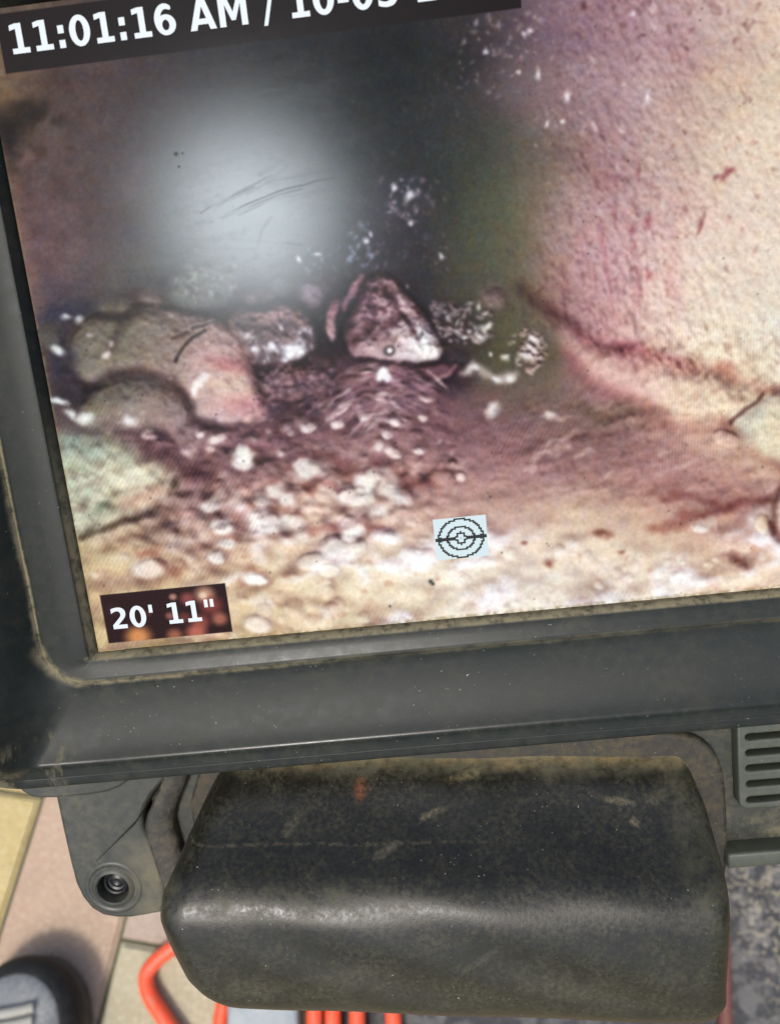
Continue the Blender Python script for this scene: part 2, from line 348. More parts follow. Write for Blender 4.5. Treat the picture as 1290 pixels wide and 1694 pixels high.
    for x, y, rx, ry, f in ((48, 200, 14, 24, .6), (24, 186, 14, 14, .66), (85, 208, 8, 10, .78), (12, 240, 18, 40, .5), (60, 262, 22, 10, .9)): mul(ell(x, y, rx, ry, .3, .95, 3), (f, f, f))
    put(ell(12, 160, 16, 30, 0, .9), (128, 108, 84), .4); put(ell(45, 150, 10, 12, 0, .9), (112, 96, 82), .4)
    put(ell(38, 268, 10, 14, 0, .9, 2), (120, 98, 92), .5); put(ell(80, 270, 12, 8, 0, .9, 2), (108, 88, 84), .4)
    put(stroke([(-5, 260), (30, 390), (60, 510), (85, 620)], 10, 12, 1, 7), (140, 112, 86), .4)
    add(ss(380, 560, GX)*(1-ss(720, 840, GX))*(1-ss(430, 500, GY))*(fbm(22, 3)*2))
    put(ell(800, 430, 60, 120, .05, 1.), (84, 84, 66), .4); put(ell(845, 540, 50, 60, 0, 1.), (84, 80, 62), .4)
    dots(640, 295, 692, 365, 22, 2, 5, (170, 158, 168)); dots(630, 290, 740, 450, 60, 1.8, 5, (116, 104, 112), .25, .7)
    dots(574, 365, 616, 440, 30, 2, 5, (146, 156, 180), .35, .85); dots(500, 400, 640, 470, 46, 2, 5, (128, 122, 130), .25, .7)
    dots(760, 20, 900, 160, 70, 1.8, 5, (164, 150, 152), .25, .8); dots(640, 120, 820, 260, 24, 1, 2.6, (120, 120, 118), .25, .6)
    dots(880, 0, 1010, 420, 90, 1.8, 5, (186, 166, 164), .15, .55)
    for x, y, rx, ry in ((943, 154, 6, 10), (887, 130, 6, 8), (883, 52, 5, 6), (870, 60, 5, 6), (848, 128, 5, 5), (791, 82, 5, 6), (1040, 22, 5, 5), (1072, 160, 5, 8), (905, 205, 4, 6), (932, 203, 4, 5), (676, 318, 6, 10), (682, 356, 6, 6), (655, 306, 5, 5), (602, 396, 7, 6), (612, 384, 5, 5), (497, 424, 5, 7), (524, 415, 5, 4), (726, 425, 5, 5)):
        put(ell(x, y, rx*.8, ry*.8, .3, 1., 1.6), (222, 214, 220), .9)
    # ---- the heap
    w, m = poly([(60, 560), (110, 520), (200, 500), (290, 440), (380, 440), (450, 470), (540, 460), (620, 440), (690, 490), (760, 560), (790, 640), (720, 670), (560, 690), (420, 700), (260, 720), (110, 690)], 12)
    put((w, m), (50, 36, 44), .82); heap = full((w, m)); Z += heap*(noise(6)*1.6+noise(3)*.6)
    stone([(275, 480), (290, 445), (340, 428), (385, 440), (395, 475), (380, 505), (320, 515), (280, 505)], 14, (98, 98, 92), (74, 72, 72), 1.2, 6, 7, 1.4, 0, .1)
    dots(280, 440, 390, 490, 26, 2, 6, (172, 172, 168), .3, .8)
    Z[:] += full(ell(335, 468, 52, 34, 0, .6))*(noise(8)*2+noise(4))
    stone([(485, 470), (510, 458), (545, 470), (548, 500), (520, 510), (495, 500)], 10, (128, 118, 126), (88, 72, 80), 1.4, 6, 5, 1.2, 0, .2)
    stone([(440, 455), (470, 445), (490, 470), (470, 495), (440, 490)], 8, (92, 88, 90), (70, 62, 66), 1.4, 6, 7, 1, 0, .1)
    stone([(230, 500), (245, 478), (268, 482), (278, 505), (262, 530), (236, 530)], 8, (128, 116, 106), (106, 92, 86), 1, 6, 5, 1, 0, .1)
    lump(260, 508, 8, 7, 0, 5, (150, 140, 132), .7)
    rnd = stone([(368, 545), (375, 510), (405, 492), (450, 488), (495, 497), (522, 525), (528, 565), (505, 592), (455, 602), (405, 600), (380, 582)], 34, (134, 108, 108), (84, 70, 74), 1.3, 8, 3.5, 2.2, 4, .7)
    put(ell(445, 508, 60, 16, 0, 1.), (168, 132, 132), .55, rnd); put(ell(400, 548, 26, 30, 0, 1.), (70, 66, 64), .5, rnd)
    Z += rnd*(noise(6)*1.6+noise(3.2)*1.0)*ss(500, 540, GY)
    dots(395, 540, 515, 597, 70, 1.8, 5.5, (190, 184, 188), .25, .85)
    for x, y, rx, ry in ((470, 576, 11, 9), (482, 568, 8, 8), (492, 578, 6, 6), (462, 584, 6, 5), (394, 560, 6, 9), (415, 573, 7, 5), (438, 568, 7, 6)): put(ell(x, y, rx, ry, .4, .9, 1.8), (238, 240, 246), .95)
    big = stone([(108, 610), (112, 560), (140, 530), (190, 515), (240, 505), (300, 508), (352, 516), (392, 546), (418, 590), (436, 636), (448, 688), (405, 708), (330, 700), (300, 660), (240, 630), (160, 640)], 38, (116, 110, 98), (196, 164, 160), .25, 5, 3.5, 1.1, 2, .25)
    put(ell(215, 560, 70, 60, 0, .9), (116, 108, 94), .35, big); put(ell(185, 545, 40, 40, 0, 1.), (116, 112, 88), .4, big)
    put(ell(372, 560, 40, 36, .5, 1.), (206, 180, 174), .5, big); put(ell(388, 604, 24, 14, .3, 1., 3), (182, 104, 110), .7, big); put(ell(345, 600, 30, 40, .3, 1., 3), (186, 150, 146), .5, big)
    put(ell(385, 640, 34, 26, .4, 1.), (210, 186, 164), .7, big); put(ell(404, 668, 36, 16, -.1, 1.), (178, 122, 124), .7, big)
    for m, f in ((stroke([(338, 545), (322, 555), (306, 570), (295, 584), (290, 597)], .8, 1.8, .5), .42), (stroke([(350, 530), (335, 536), (318, 543)], .8, 1.8, .5), .5), (stroke([(310, 548), (285, 556)], .8, 1.8, .5), .75)):
        mul(m, (f, f*.9, f*.9)); Z[m[0]] -= m[1]*3
    mul(stroke([(182, 580), (200, 545), (235, 515)], 4, 6, 1, 2), (.70, .64, .64))
    for x, y, r in ((322, 651, 7), (331, 640, 7), (338, 632, 6), (344, 624, 6), (345, 530, 6), (286, 516, 5), (182, 574, 5), (175, 590, 6), (390, 565, 5), (150, 560, 5), (205, 520, 5)):
        put(ell(x, y, r, r*.8, -.6, 1., 1.5), (238, 230, 228), .9)
    low = stone([(112, 690), (135, 650), (180, 622), (225, 614), (275, 632), (308, 660), (322, 690), (300, 712), (220, 714), (150, 712)], 26, (100, 96, 86), (146, 126, 122), 1.0, 5, 5, 1.1, 3, .4)
    put(ell(270, 690, 40, 18, .3, 1.), (156, 134, 126), .5, low); put(ell(150, 670, 30, 18, -.4, 1.), (122, 112, 86), .5, low)
    mul(stroke([(140, 640), (185, 617), (230, 609), (285, 632), (318, 672)], 5, 5, .8, 3), (.62, .56, .58))
    put(ell(102, 592, 22, 56, -.15, .9, 2), (52, 48, 58), .8); put(ell(120, 520, 46, 15, -.1, .9, 2), (46, 42, 62), .9)
    lump(85, 555, 18, 24, 0, 5, (88, 86, 78), .7, 1.)
    for x, y, rx, ry in ((97, 580, 9, 6), (140, 679, 12, 9), (118, 678, 10, 6), (135, 534, 8, 5), (113, 527, 7, 4), (95, 660, 14, 4), (212, 699, 9, 7)): put(ell(x, y, rx, ry, .2, .9, 1.2), (226, 230, 226), .95)
    stone([(425, 622), (440, 604), (490, 600), (540, 606), (560, 628), (530, 652), (470, 660), (432, 648)], 10, (96, 72, 78), (128, 98, 102), 1.2, 9, 4, 2.4, 2, .4)
    stone([(395, 500), (410, 480), (440, 476), (462, 488), (440, 500), (415, 508)], 7, (118, 102, 104), (84, 70, 74), 1.2, 8, 4, 1.5, 0, .3)
    stone([(150, 520), (178, 500), (215, 500), (225, 520), (190, 530)], 6, (112, 108, 94), (98, 92, 80), 1.2, 6, 6, 1.2, 0, .1)
    put(poly([(520, 520), (545, 470), (575, 450), (590, 470), (570, 540), (575, 590), (520, 592)], 5), (34, 22, 32), .92)
    stone([(536, 540), (540, 505), (556, 484), (566, 490), (556, 520), (562, 552), (548, 564)], 9, (124, 88, 98), (176, 146, 148), 1.3, 8, 2, 1.2)
    stone([(560, 500), (578, 468), (600, 448), (606, 456), (590, 486), (572, 520)], 8, (150, 118, 128), (110, 80, 92), 1.3, 8, 2, 1.2)
    tri = stone([(570, 585), (566, 540), (580, 500), (598, 462), (625, 448), (650, 452), (672, 480), (700, 512), (722, 545), (732, 590), (700, 600), (650, 596), (610, 592)], 30, (122, 94, 102), (192, 174, 172), .55, 10, 2.2, 2.4, 4, .7)
    for m, f in ((stroke([(584, 560), (592, 520), (612, 470)], 5, 5, 3, 2), .62), (stroke([(600, 470), (575, 505), (570, 560)], 5, 4, 2, 2), .6), (stroke([(600, 545), (640, 520), (690, 515)], 3, 5, 4, 2), .72), (stroke([(625, 470), (650, 500), (680, 540)], 2, 4, 4, 2), .75)):
        mul(m, (f, f*.86, f*.9)); Z[m[0]] -= m[1]*4
    put(poly([(640, 540), (680, 520), (712, 545), (728, 582), (705, 592), (660, 585), (625, 570), (618, 552)], 6, 2), (220, 210, 210), .75, tri)
    put(ell(705, 560, 18, 24, -.3, 1., 2.5), (238, 242, 242), .85, tri); put(ell(668, 496, 12, 32, -.5, 1., 2), (220, 196, 196), .65, tri); put(ell(640, 462, 20, 8, .3, 1., 2), (200, 178, 180), .6, tri)
    put(ell(640, 565, 20, 13, .2, 1.), (150, 122, 118), .7, tri); mul(ell(676, 545, 12, 8, .3, 1., 3), (.6, .48, .5)); mul(ell(640, 482, 16, 8, .8, 1., 3), (.62, .5, .54)); mul(ell(618, 510, 9, 6, .8, 1., 3), (.62, .46, .52)); mul(ell(655, 520, 10, 5, .3, 1, 3), (.66, .52, .56))
    mul(ell(697, 553, 3.5, 8, .3, .8), (.4, .4, .4)); dots(585, 470, 700, 560, 30, 2, 6, (66, 44, 54), .3, .75); dots(600, 460, 690, 540, 30, 2, 5, (216, 198, 200), .25, .65)
    put(ell(642, 579, 9, 8, 0, .6, .6), (36, 30, 34), .95); LATE = [(644.5, 579.5, 4.6)]
    put(poly([(640, 600), (720, 596), (752, 600), (758, 630), (700, 650), (640, 634)], 5), (40, 26, 34), .9)
    stone([(690, 606), (730, 594), (752, 602), (750, 622), (715, 632)], 8, (120, 86, 92), (90, 62, 70), 1.2, 6, 2.5)
    put(stroke([(715, 632), (742, 618), (752, 602)], 2, 2.4), (156, 124, 126), .6)
    stone([(795, 490), (808, 474), (830, 472), (842, 495), (835, 520), (805, 512)], 9, (134, 114, 112), (104, 90, 82), 1, 6, 7, 1.2, 0, .05)
    put(poly([(720, 560), (735, 500), (770, 500), (810, 540), (820, 590), (760, 600)], 8), (50, 42, 42), .6)
    for q in range(70): lump(rng.uniform(712, 812), rng.uniform(498, 566), rng.uniform(3, 9), rng.uniform(3, 6), rng.uniform(-1, 1), rng.uniform(1.5, 3.5), (130, 116, 118), rng.uniform(.3, .9))
    for q in range(60): lump(880+12*rng.normal(), 580+14*rng.normal(), rng.uniform(3, 9), rng.uniform(3, 6), rng.uniform(-1, 1), rng.uniform(1.5, 4), (170, 148, 142), rng.uniform(.3, .9))
    dots(720, 500, 810, 560, 22, 2, 6, (214, 210, 212), .4, .9); dots(850, 550, 895, 605, 14, 2, 6, (224, 214, 210), .4, .9)
    put(ell(826, 588, 30, 26, 0, 1.), (78, 76, 54), .8); put(ell(908, 590, 16, 36, .1, 1.), (86, 80, 60), .6)
    put(stroke([(765, 612), (795, 628), (830, 634), (858, 630)], 6, 6, 3, 2), (172, 160, 152), .85)
    for x, y, rx, ry in ((790, 556, 7, 6), (873, 594, 9, 7), (775, 614, 10, 6), (848, 631, 9, 5), (822, 632, 7, 4), (834, 598, 6, 4), (884, 574, 8, 7), (802, 540, 6, 5), (812, 676, 10, 8), (906, 686, 7, 6), (806, 590, 4, 4)): put(ell(x, y, rx, ry, .2, 1., 1.8), (228, 222, 216), .95)
    # ---- sediment: thousands of grains and pebbles, growing towards the camera
    G = np.array([(60, 700), (200, 690), (330, 700), (425, 655), (520, 610), (620, 596), (720, 650), (775, 720), (790, 790), (700, 850), (600, 880), (450, 900), (340, 930), (240, 900), (130, 900), (60, 860)], float)
    def inside(x, y):
        c = False
        for (ax, ay), (bx, by) in zip(G, np.roll(G, -1, 0)):
            if (ay > y) != (by > y) and x < (bx-ax)*(y-ay)/(by-ay)+ax: c = not c
        return c
    gm = poly(G, 16); put(gm, (128, 98, 102), .2); gin = blur(full(gm), 26)
    pts = [(x, y) for x, y in zip(rng.uniform(60, 800, 2300), rng.uniform(596, 930, 2300)) if inside(x, y)]
    pts.sort(key=lambda p: p[1])
    for x, y in pts:
        t = np.clip((y-600)/300., 0, 1); j, i = int((y-PY0)*PS), int((x-PX0)*PS); base = A[j, i]; f = np.clip((gin[j, i]-.35)/.5, 0, 1)
        if rng.random() > .25+.75*f: continue
        r = (2.8+7.2*t)*rng.lognormal(0, .45); asp = rng.uniform(.6, 1.0); k = rng.random()
        col = base*rng.uniform(.84, 1.14) if k < .88 else base*.5+np.array([226, 204, 196])*.5
        if k > .985: col = np.array([232, 222, 214])
        lump(x, y, r*1.2, r*asp*1.15, rng.uniform(-.6, .4), r*rng.uniform(.3, .6)*(.35+.65*f), col, .2+.3*f, 1.0+.6*t)
    w = gm[0]; Z[w] = Z[w]*(1-.6*ss(700, 850, GY[w]))+lblur(Z[w], 3.5)*.6*ss(700, 850, GY[w])
    # mound with layered streaks following its curve
    w, m = poly([(520, 690), (540, 640), (590, 604), (650, 600), (705, 630), (748, 660), (760, 700), (700, 720), (600, 720), (540, 715)], 8); put((w, m), (120, 88, 94), .6)
    for q in range(230):
        u = rng.uniform(-1.15, .75); rr = rng.uniform(25, 125)
        x = 640+rr*1.05*np.sin(u)*1.1; y = 722-rr*np.cos(u); L = rng.uniform(7, 24)
        lump(x, y, L, rng.uniform(3, 6.5), u*.75+rng.normal()*.2, rng.uniform(1.6, 3.4), np.array([130, 98, 104])*rng.uniform(.6, 1.2) if rng.random() < .68 else np.array([204, 180, 180])*rng.uniform(.8, 1.1), .72, 1.0)
    put(poly([(400, 600), (520, 592), (600, 596), (560, 630), (520, 668), (460, 670), (420, 650)], 7), (82, 58, 66), .55)
    for q in range(120): lump(rng.uniform(425, 560), rng.uniform(602, 668), rng.uniform(3, 10), rng.uniform(2.5, 6), rng.uniform(-.8, .3), rng.uniform(2, 5), np.array([110, 84, 90])*rng.uniform(.7, 1.3), .6)
    dots(430, 605, 520, 660, 40, 2, 6, (160, 138, 140), .25, .65)
    for x, y, rx, ry, a in ((640, 720, 10, 9, .3), (626, 738, 9, 9, 0), (560, 700, 12, 8, 0), (512, 706, 14, 9, -.3), (605, 690, 13, 8, -.2), (655, 700, 9, 7, 0), (700, 690, 8, 7, 0), (650, 750, 16, 9, .3), (690, 745, 9, 7, 0), (762, 790, 9, 10, 0), (360, 725, 16, 10, -.4), (245, 720, 13, 8, .2), (330, 718, 8, 6, 0)):
        lump(x, y, rx, ry, a, 7, (222, 206, 200), .85, .6)
    # smooth brown flow to the right
    flow = ss(720, 800, GX)*ss(640, 680, GY)*(1-ss(800, 880, GY-.05*(GX-900)))
    st = noise(30, 5, -.16)+.7*noise(12, 3.4, -.3); Z += flow*(st*.45+noise(3)*.4+noise(8)*.8); add(flow*st*3, (1, .92, .92))
    put(flow*ss(1.6, 2.8, noise(8, 3, -.5)+.4*st), (196, 168, 160), .45); mul(flow*ss(1.5, 2.8, noise(10, 4, -.3)), (.8, .74, .74), .5)
    mul(ell(1000, 685, 60, 14, .1, 1., 3), (.78, .80, .74)); mul(ell(960, 735, 60, 16, -.1, 1., 3), (.88, .84, .84), .7); mul(ell(1235, 850, 50, 14, -.2, 1., 3), (.84, .78, .80), .6)
    for pts in ([(905, 745), (930, 735), (955, 722)], [(890, 770), (930, 750)], [(735, 770), (760, 790)], [(900, 680), (915, 696)], [(940, 770), (965, 760)]): put(stroke(pts, 3, 4, 3, 1.5), (196, 168, 160), .6)
    # cracked stones on the right
    stone([(1262, 650), (1300, 640), (1400, 660), (1420, 760), (1300, 768), (1225, 745), (1205, 712), (1235, 690)], 8, (200, 194, 172), (212, 192, 160), .4, 4, 7, .7, 0, .05)
    put(ell(1240, 695, 24, 24, .5, 1.), (190, 194, 182), .7); put(ell(1285, 715, 44, 34, 0, 1.), (220, 202, 166), .5)
    mul(stroke([(1258, 648), (1248, 660), (1230, 672), (1215, 690), (1208, 704)], 2, 2.6, 1., 1), (.5, .4, .42)); mul(stroke([(1258, 644), (1300, 640), (1340, 650)], 5, 6, 1, 3), (.8, .7, .68))
    mul(stroke([(1195, 712), (1240, 730), (1290, 770), (1400, 790)], 8, 8, 2, 4), (.84, .74, .74)); lump(1200, 725, 24, 13, .2, 7, (216, 184, 164), .7)
    # pale sand at the bottom: soft shallow lumps, washed out by the lamp
    sand = ss(-30, 40, GY-(835+18*np.sin(GX/130.)+fbm(40, 3)*10-.10*np.abs(GX-560)*(GX < 560)+.04*(GX-560)*(GX > 560)))*ss(300, 420, GX+.2*(GY-850))
    lft = ss(850, 900, GY)*(1-ss(320, 420, GX))
    s1 = noise(20, 12, -.2); s2 = noise(9, 6.5, -.2); s3 = noise(4.5, 4)
    Z += (sand*.9+lft*1.)*(s1*3.4+s2*1.0+s3*.22)
    put(sand*ss(.4, 2.2, s1+.5*s2), (248, 246, 240), .75); put(sand*ss(.5, 2.4, -s1+.5*s2), (206, 178, 146), .45); put(sand*ss(1.8, 3.0, -noise(6, 5)), (172, 126, 104), .5)
    put(lft*ss(.4, 2.2, s1), (224, 210, 182), .5); put(lft*ss(.4, 2.2, -s1), (170, 138, 122), .5)
    A[:] = A*(1-(sand*.5)[..., None])+(A*np.array([1.0, 1.0, 1.06])+np.array([4, 3, 4]))*(sand*.5)[..., None]
    CAPS = []
    for q in range(150):
        y = rng.uniform(790, 1060); x = rng.uniform(150, 760) if y < 900 else rng.uniform(150, 1400); r = rng.uniform(4, 11)*(.7+.5*(y-790)/200)
        if y < 850 and not 330 < x < 760: continue
        i, j = int((x-PX0)*PS), int((y-PY0)*PS); base = A[min(j, Hc-1), min(i, Wc-1)]
        mul(ell(x+r*.35, y-r*.5, r*1.25, r*1.1, 0, .8, 2.5), (.86, .76, .76), .3); lump(x, y, r*1.2, r*1.05, rng.uniform(-.4, .4), r*.28, base*.55+np.array([248, 240, 226])*.45, rng.uniform(.2, .6), 1.6)
    for x, y, rx, ry, a, br in ((515, 778, 28, 14, .15, .8), (492, 790, 26, 10, -.1, .5), (402, 766, 17, 14, 0, .7), (402, 755, 15, 12, 0, 1), (604, 792, 20, 22, .3, .95), (590, 818, 34, 18, 0, .7), (640, 790, 26, 12, .6, .55), (566, 905, 42, 24, 0, .7), (577, 872, 20, 23, -.1, 1), (645, 812, 22, 12, .5, .5),
                                (366, 869, 19, 13, 0, .95), (373, 899, 14, 9, 0, .8), (358, 921, 15, 12, 0, .7), (424, 958, 20, 9, .05, 1), (440, 862, 32, 18, .2, .65), (520, 930, 32, 16, 0, .5), (450, 815, 13, 10, 0, .6), (472, 828, 11, 10, 0, .6), (430, 830, 13, 9, 0, .5), (345, 840, 18, 9, -.1, .6),
                                (425, 1030, 24, 16, .2, .6), (250, 940, 30, 16, -.3, .4), (480, 860, 20, 11, .5, .5), (545, 945, 20, 12, 0, .4), (1155, 875, 13, 7, 0, .5)):
        mul(ell(x+4, y-7, rx*1.2, ry*1.2, a, .7, 2.5), (.62, .45, .46), .6*br); lump(x, y, rx, ry, a, min(rx, ry)*.5, (250, 247, 238), br*.9, .8); CAPS.append((x, y+1, rx*.85, ry*.8, a, br))
    for pts in ([(540, 755), (590, 765), (640, 790), (700, 800)], [(560, 850), (605, 862), (640, 875)], [(230, 928), (258, 912), (292, 938)], [(470, 800), (530, 795), (560, 800)], [(500, 880), (550, 862)], [(1090, 870), (1180, 858), (1260, 830)], [(1100, 815), (1200, 850)]):
        mul(stroke(pts, 4, 6, 3, 3), (.70, .54, .54), .75)
    for x, y, rx, ry in ((1002, 872, 9, 6), (912, 940, 8, 5), (1206, 925, 20, 8), (1033, 905, 6, 4), (870, 905, 6, 4)): mul(ell(x, y, rx, ry, .2, 1., 2), (.6, .46, .44))
    # green white stone, lower left
    gs = stone([(80, 712), (140, 710), (190, 724), (240, 752), (300, 786), (306, 803), (270, 825), (235, 850), (195, 872), (130, 890), (90, 890)], 12, (150, 162, 144), (208, 196, 168), .55, 7, 10, 1.0, 1, .1)
    put(ell(140, 738, 44, 20, .5, 1., 2), (124, 138, 126), .6, gs); put(ell(195, 790, 64, 28, .5, 1., 3), (222, 214, 188), .55, gs); mul(ell(182, 846, 20, 14, .3, 1., 3), (.56, .58, .56)); mul(ell(150, 775, 20, 8, .5, 1., 3), (.68, .72, .68), .7); mul(ell(290, 800, 8, 12, 0, 1., 2), (.5, .46, .46)); mul(ell(240, 825, 40, 14, -.4, 1, 3), (.84, .72, .72))
    mul(stroke([(135, 886), (175, 880), (205, 868), (235, 858)], 2, 3.4, 1.5, 2), (.5, .46, .42)); Z += gs*noise(2.6, 8, .5)*.7
    mul(stroke([(240, 742), (290, 770), (340, 790)], 10, 12, 2, 5), (.7, .62, .64))
    # boulder at the right edge
    stone([(1262, 880), (1272, 830), (1300, 800), (1400, 800), (1400, 910), (1290, 900)], 9, (222, 206, 184), (216, 196, 170), .4, 4, 5, .6, 0, .1); mul(stroke([(1290, 800), (1280, 828), (1276, 870), (1288, 894)], 4, 4, 1, 3), (.55, .42, .44)); lump(1258, 868, 13, 17, 0, 5, (228, 208, 180), .8, 1.); mul(stroke([(1268, 866), (1275, 884)], 3, 4, 1, 1), (.55, .42, .42))
    gm2 = blur(full(poly(G, 16)), 8); gy_ = ss(600, 860, GY); Z += gm2*(noise(13, 10, -.2)*(1.+2.4*gy_)+noise(7, 5.5, -.2)*(1.2+.6*gy_)+noise(4)*.4)*.8; Z[:] = Z*(1-gm2)+gm2*.8*(.65*Z+.35*blur(Z, 3.2)-blur(Z, 22))
    # ---- light the relief from the lamp ring below the lens
    Zb = blur(Z, .9)
    gy, gx = np.gradient(Zb); gx = np.clip(gx*PS, -1.5, 1.5); gy = np.clip(gy*PS, -1.5, 1.3)
    nz = 1/np.sqrt(1+.55*(gx*gx+gy*gy))
    lam = np.clip(nz*(1+.10*gx-.40*gy), .3, 1.7)
    lam = np.where(lam > 1, 1+(lam-1)*.8, lam)
    ao = np.exp(-.045*np.clip(blur(Z, 5)-Zb, 0, 12)-.025*np.clip(blur(Z, 13)-Zb, 0, 14))
    k = (lam*ao)[..., None]
    I[:] = A*np.where(k < 1, k**np.array([.92, 1.1, 1.05]), k)
    sp = np.clip(lam-1.15, 0, 1)*ss(640, 700, GY+.4*(GX-300)*(GX < 300))*(1-ss(830, 900, GY)); I[:] += (sp*60)[..., None]
    for x, y, rx, ry, a, br in CAPS:
        w, m = ell(x, y+ry*.25, rx*1.05, ry*1.25, a, .45, 3.2); m = m*(1-ss(-.1*ry, 1.5*ry, GY[w]-y)); put((w, m), (248, 242, 230), br*.62)
    spk = ss(1.9, 2.8, noise(1.9)+.5*noise(5))*ss(1.02, 1.25, lam)*np.clip(heap+gm2*(1-ss(760, 830, GY)), 0, 1); put(spk, (236, 232, 234), .8)
    for x, y, r in LATE: put(ell(x, y, r, r, 0, .5, 0), (250, 250, 250), 1.)
    put(poly([(624, 612), (632, 606), (640, 608), (652, 624), (646, 634), (636, 626), (630, 634), (623, 630)], 1.6, .6), (242, 238, 240), .95)
    I[:] = I*(1-(wall*ss(1080, 1260, GX))[..., None]*np.array([.035, .05, .05]))
    # camera contrast and colour
    v = np.clip(I, 0, 300)/255.; v = v*1.06; lum = v.mean(2, keepdims=True); v = lum+(v-lum)*np.array([1.04, 1.06, .98]); v = v*np.array([.985, .99, 1.0])
    v = np.clip(v, 0, 1.2); v = v+.24*v*(1-v)*(v-.42)*4*.6; I[:] = np.clip(v, 0, 1.05)*255
    # hazy air over the far part of the heap
    hz = ell(230, 500, 150, 80, 0, 1.); put(hz, (98, 98, 90), .28)
    for c in range(3): I[..., c] = blur(I[..., c], 1.5)
    # ---- panel grain and the faint pixel columns
    lum = I.mean(2)
    f1 = noise(1.9)+.8*noise(1.1); add(f1*(1.4+lum*.010)); add(noise(6, 6)*1.2)
    hueA = noise(5); I[..., 0] += hueA*1.5; I[..., 2] -= hueA*1.6; I[..., 1] += noise(5)*1.
    col = np.sin(2*np.pi*(GX+.055*GY)/5.2)*ss(1020, 1120, GX)*ss(480, 560, GY)*(1-ss(760, 820, GY))
    diag = np.sin(2*np.pi*(GX*.8+GY*.42)/6.)*ss(560, 760, GY)*(1-ss(1020, 1120, GX))*ss(.2, 1.4, noise(90)+.6)
    add(col*6.*ss(-.6, .8, noise(60))+diag*5.+np.sin(2*np.pi*GY/4.6)*ss(1050, 1200, GX)*(1-ss(420, 520, GY))*2.)
    # hairline scratches and specks on the cover glass (not part of the picture)
    sc = np.zeros((Hc, Wc)); wx *= .25; wy *= .25
    for pts, wd, a in (([(372, 354), (420, 334), (470, 314), (520, 300), (575, 288)], .7, .3), ([(368, 360), (410, 344), (460, 324), (500, 312)], .5, .22), ([(395, 356), (450, 332), (520, 316), (560, 312)], .4, .2), ([(333, 352), (352, 338), (378, 326), (420, 310)], .6, .22), ([(430, 290), (460, 272), (485, 248), (492, 232)], 4., .13),
                       ([(380, 330), (440, 304), (520, 284), (590, 276)], .6, .25), ([(400, 160), (440, 150), (500, 140)], 3, .12), ([(355, 345), (385, 322), (450, 292)], .6, .2), ([(410, 320), (450, 300), (480, 270)], 3, .10), ([(300, 395), (400, 396), (500, 404)], 2, .08), ([(330, 410), (420, 412)], 2, .08), ([(420, 430), (435, 380), (450, 360)], 1.5, .08), ([(620, 120), (720, 140), (790, 166)], 2, .1)):
        w, m = stroke(pts, wd, 1.5, 1.); t = ss(-.6, .8, noise(18)[w]); sc[w] = np.maximum(sc[w], m*a*(.35+.65*t))
    for _ in range(420):
        x, y = rng.uniform(0, 1290), rng.uniform(0, 1060); r = .7+1.6*rng.random()**5
        w = win(x-5, y-5, x+5, y+5); m = np.exp(-((GX[w]-x)**2+(GY[w]-y)**2)/(r*r)); sc[w] = np.maximum(sc[w], m*.5); I[w] = I[w]*(1-m[..., None]*.4)
    for x, y, r in ((291, 254, 4), (302, 253, 2), (296, 275, 2), (712, 962, 4), (716, 966, 3), (645, 1003, 2)):
        w = win(x-9, y-9, x+9, y+9); m = np.exp(-((GX[w]-x)**2+(GY[w]-y)**2)/(r*r)); sc[w] = np.maximum(sc[w], m); I[w] *= 1-m[..., None]*.7
    sm = np.clip(fbm(60, 4)*.02+noise(3, 60, 1.25)*.018+noise(2.5)*.02, 0, .3)
    return np.clip(I, 0, 255)/255., np.clip(sc+sm, 0, 1)

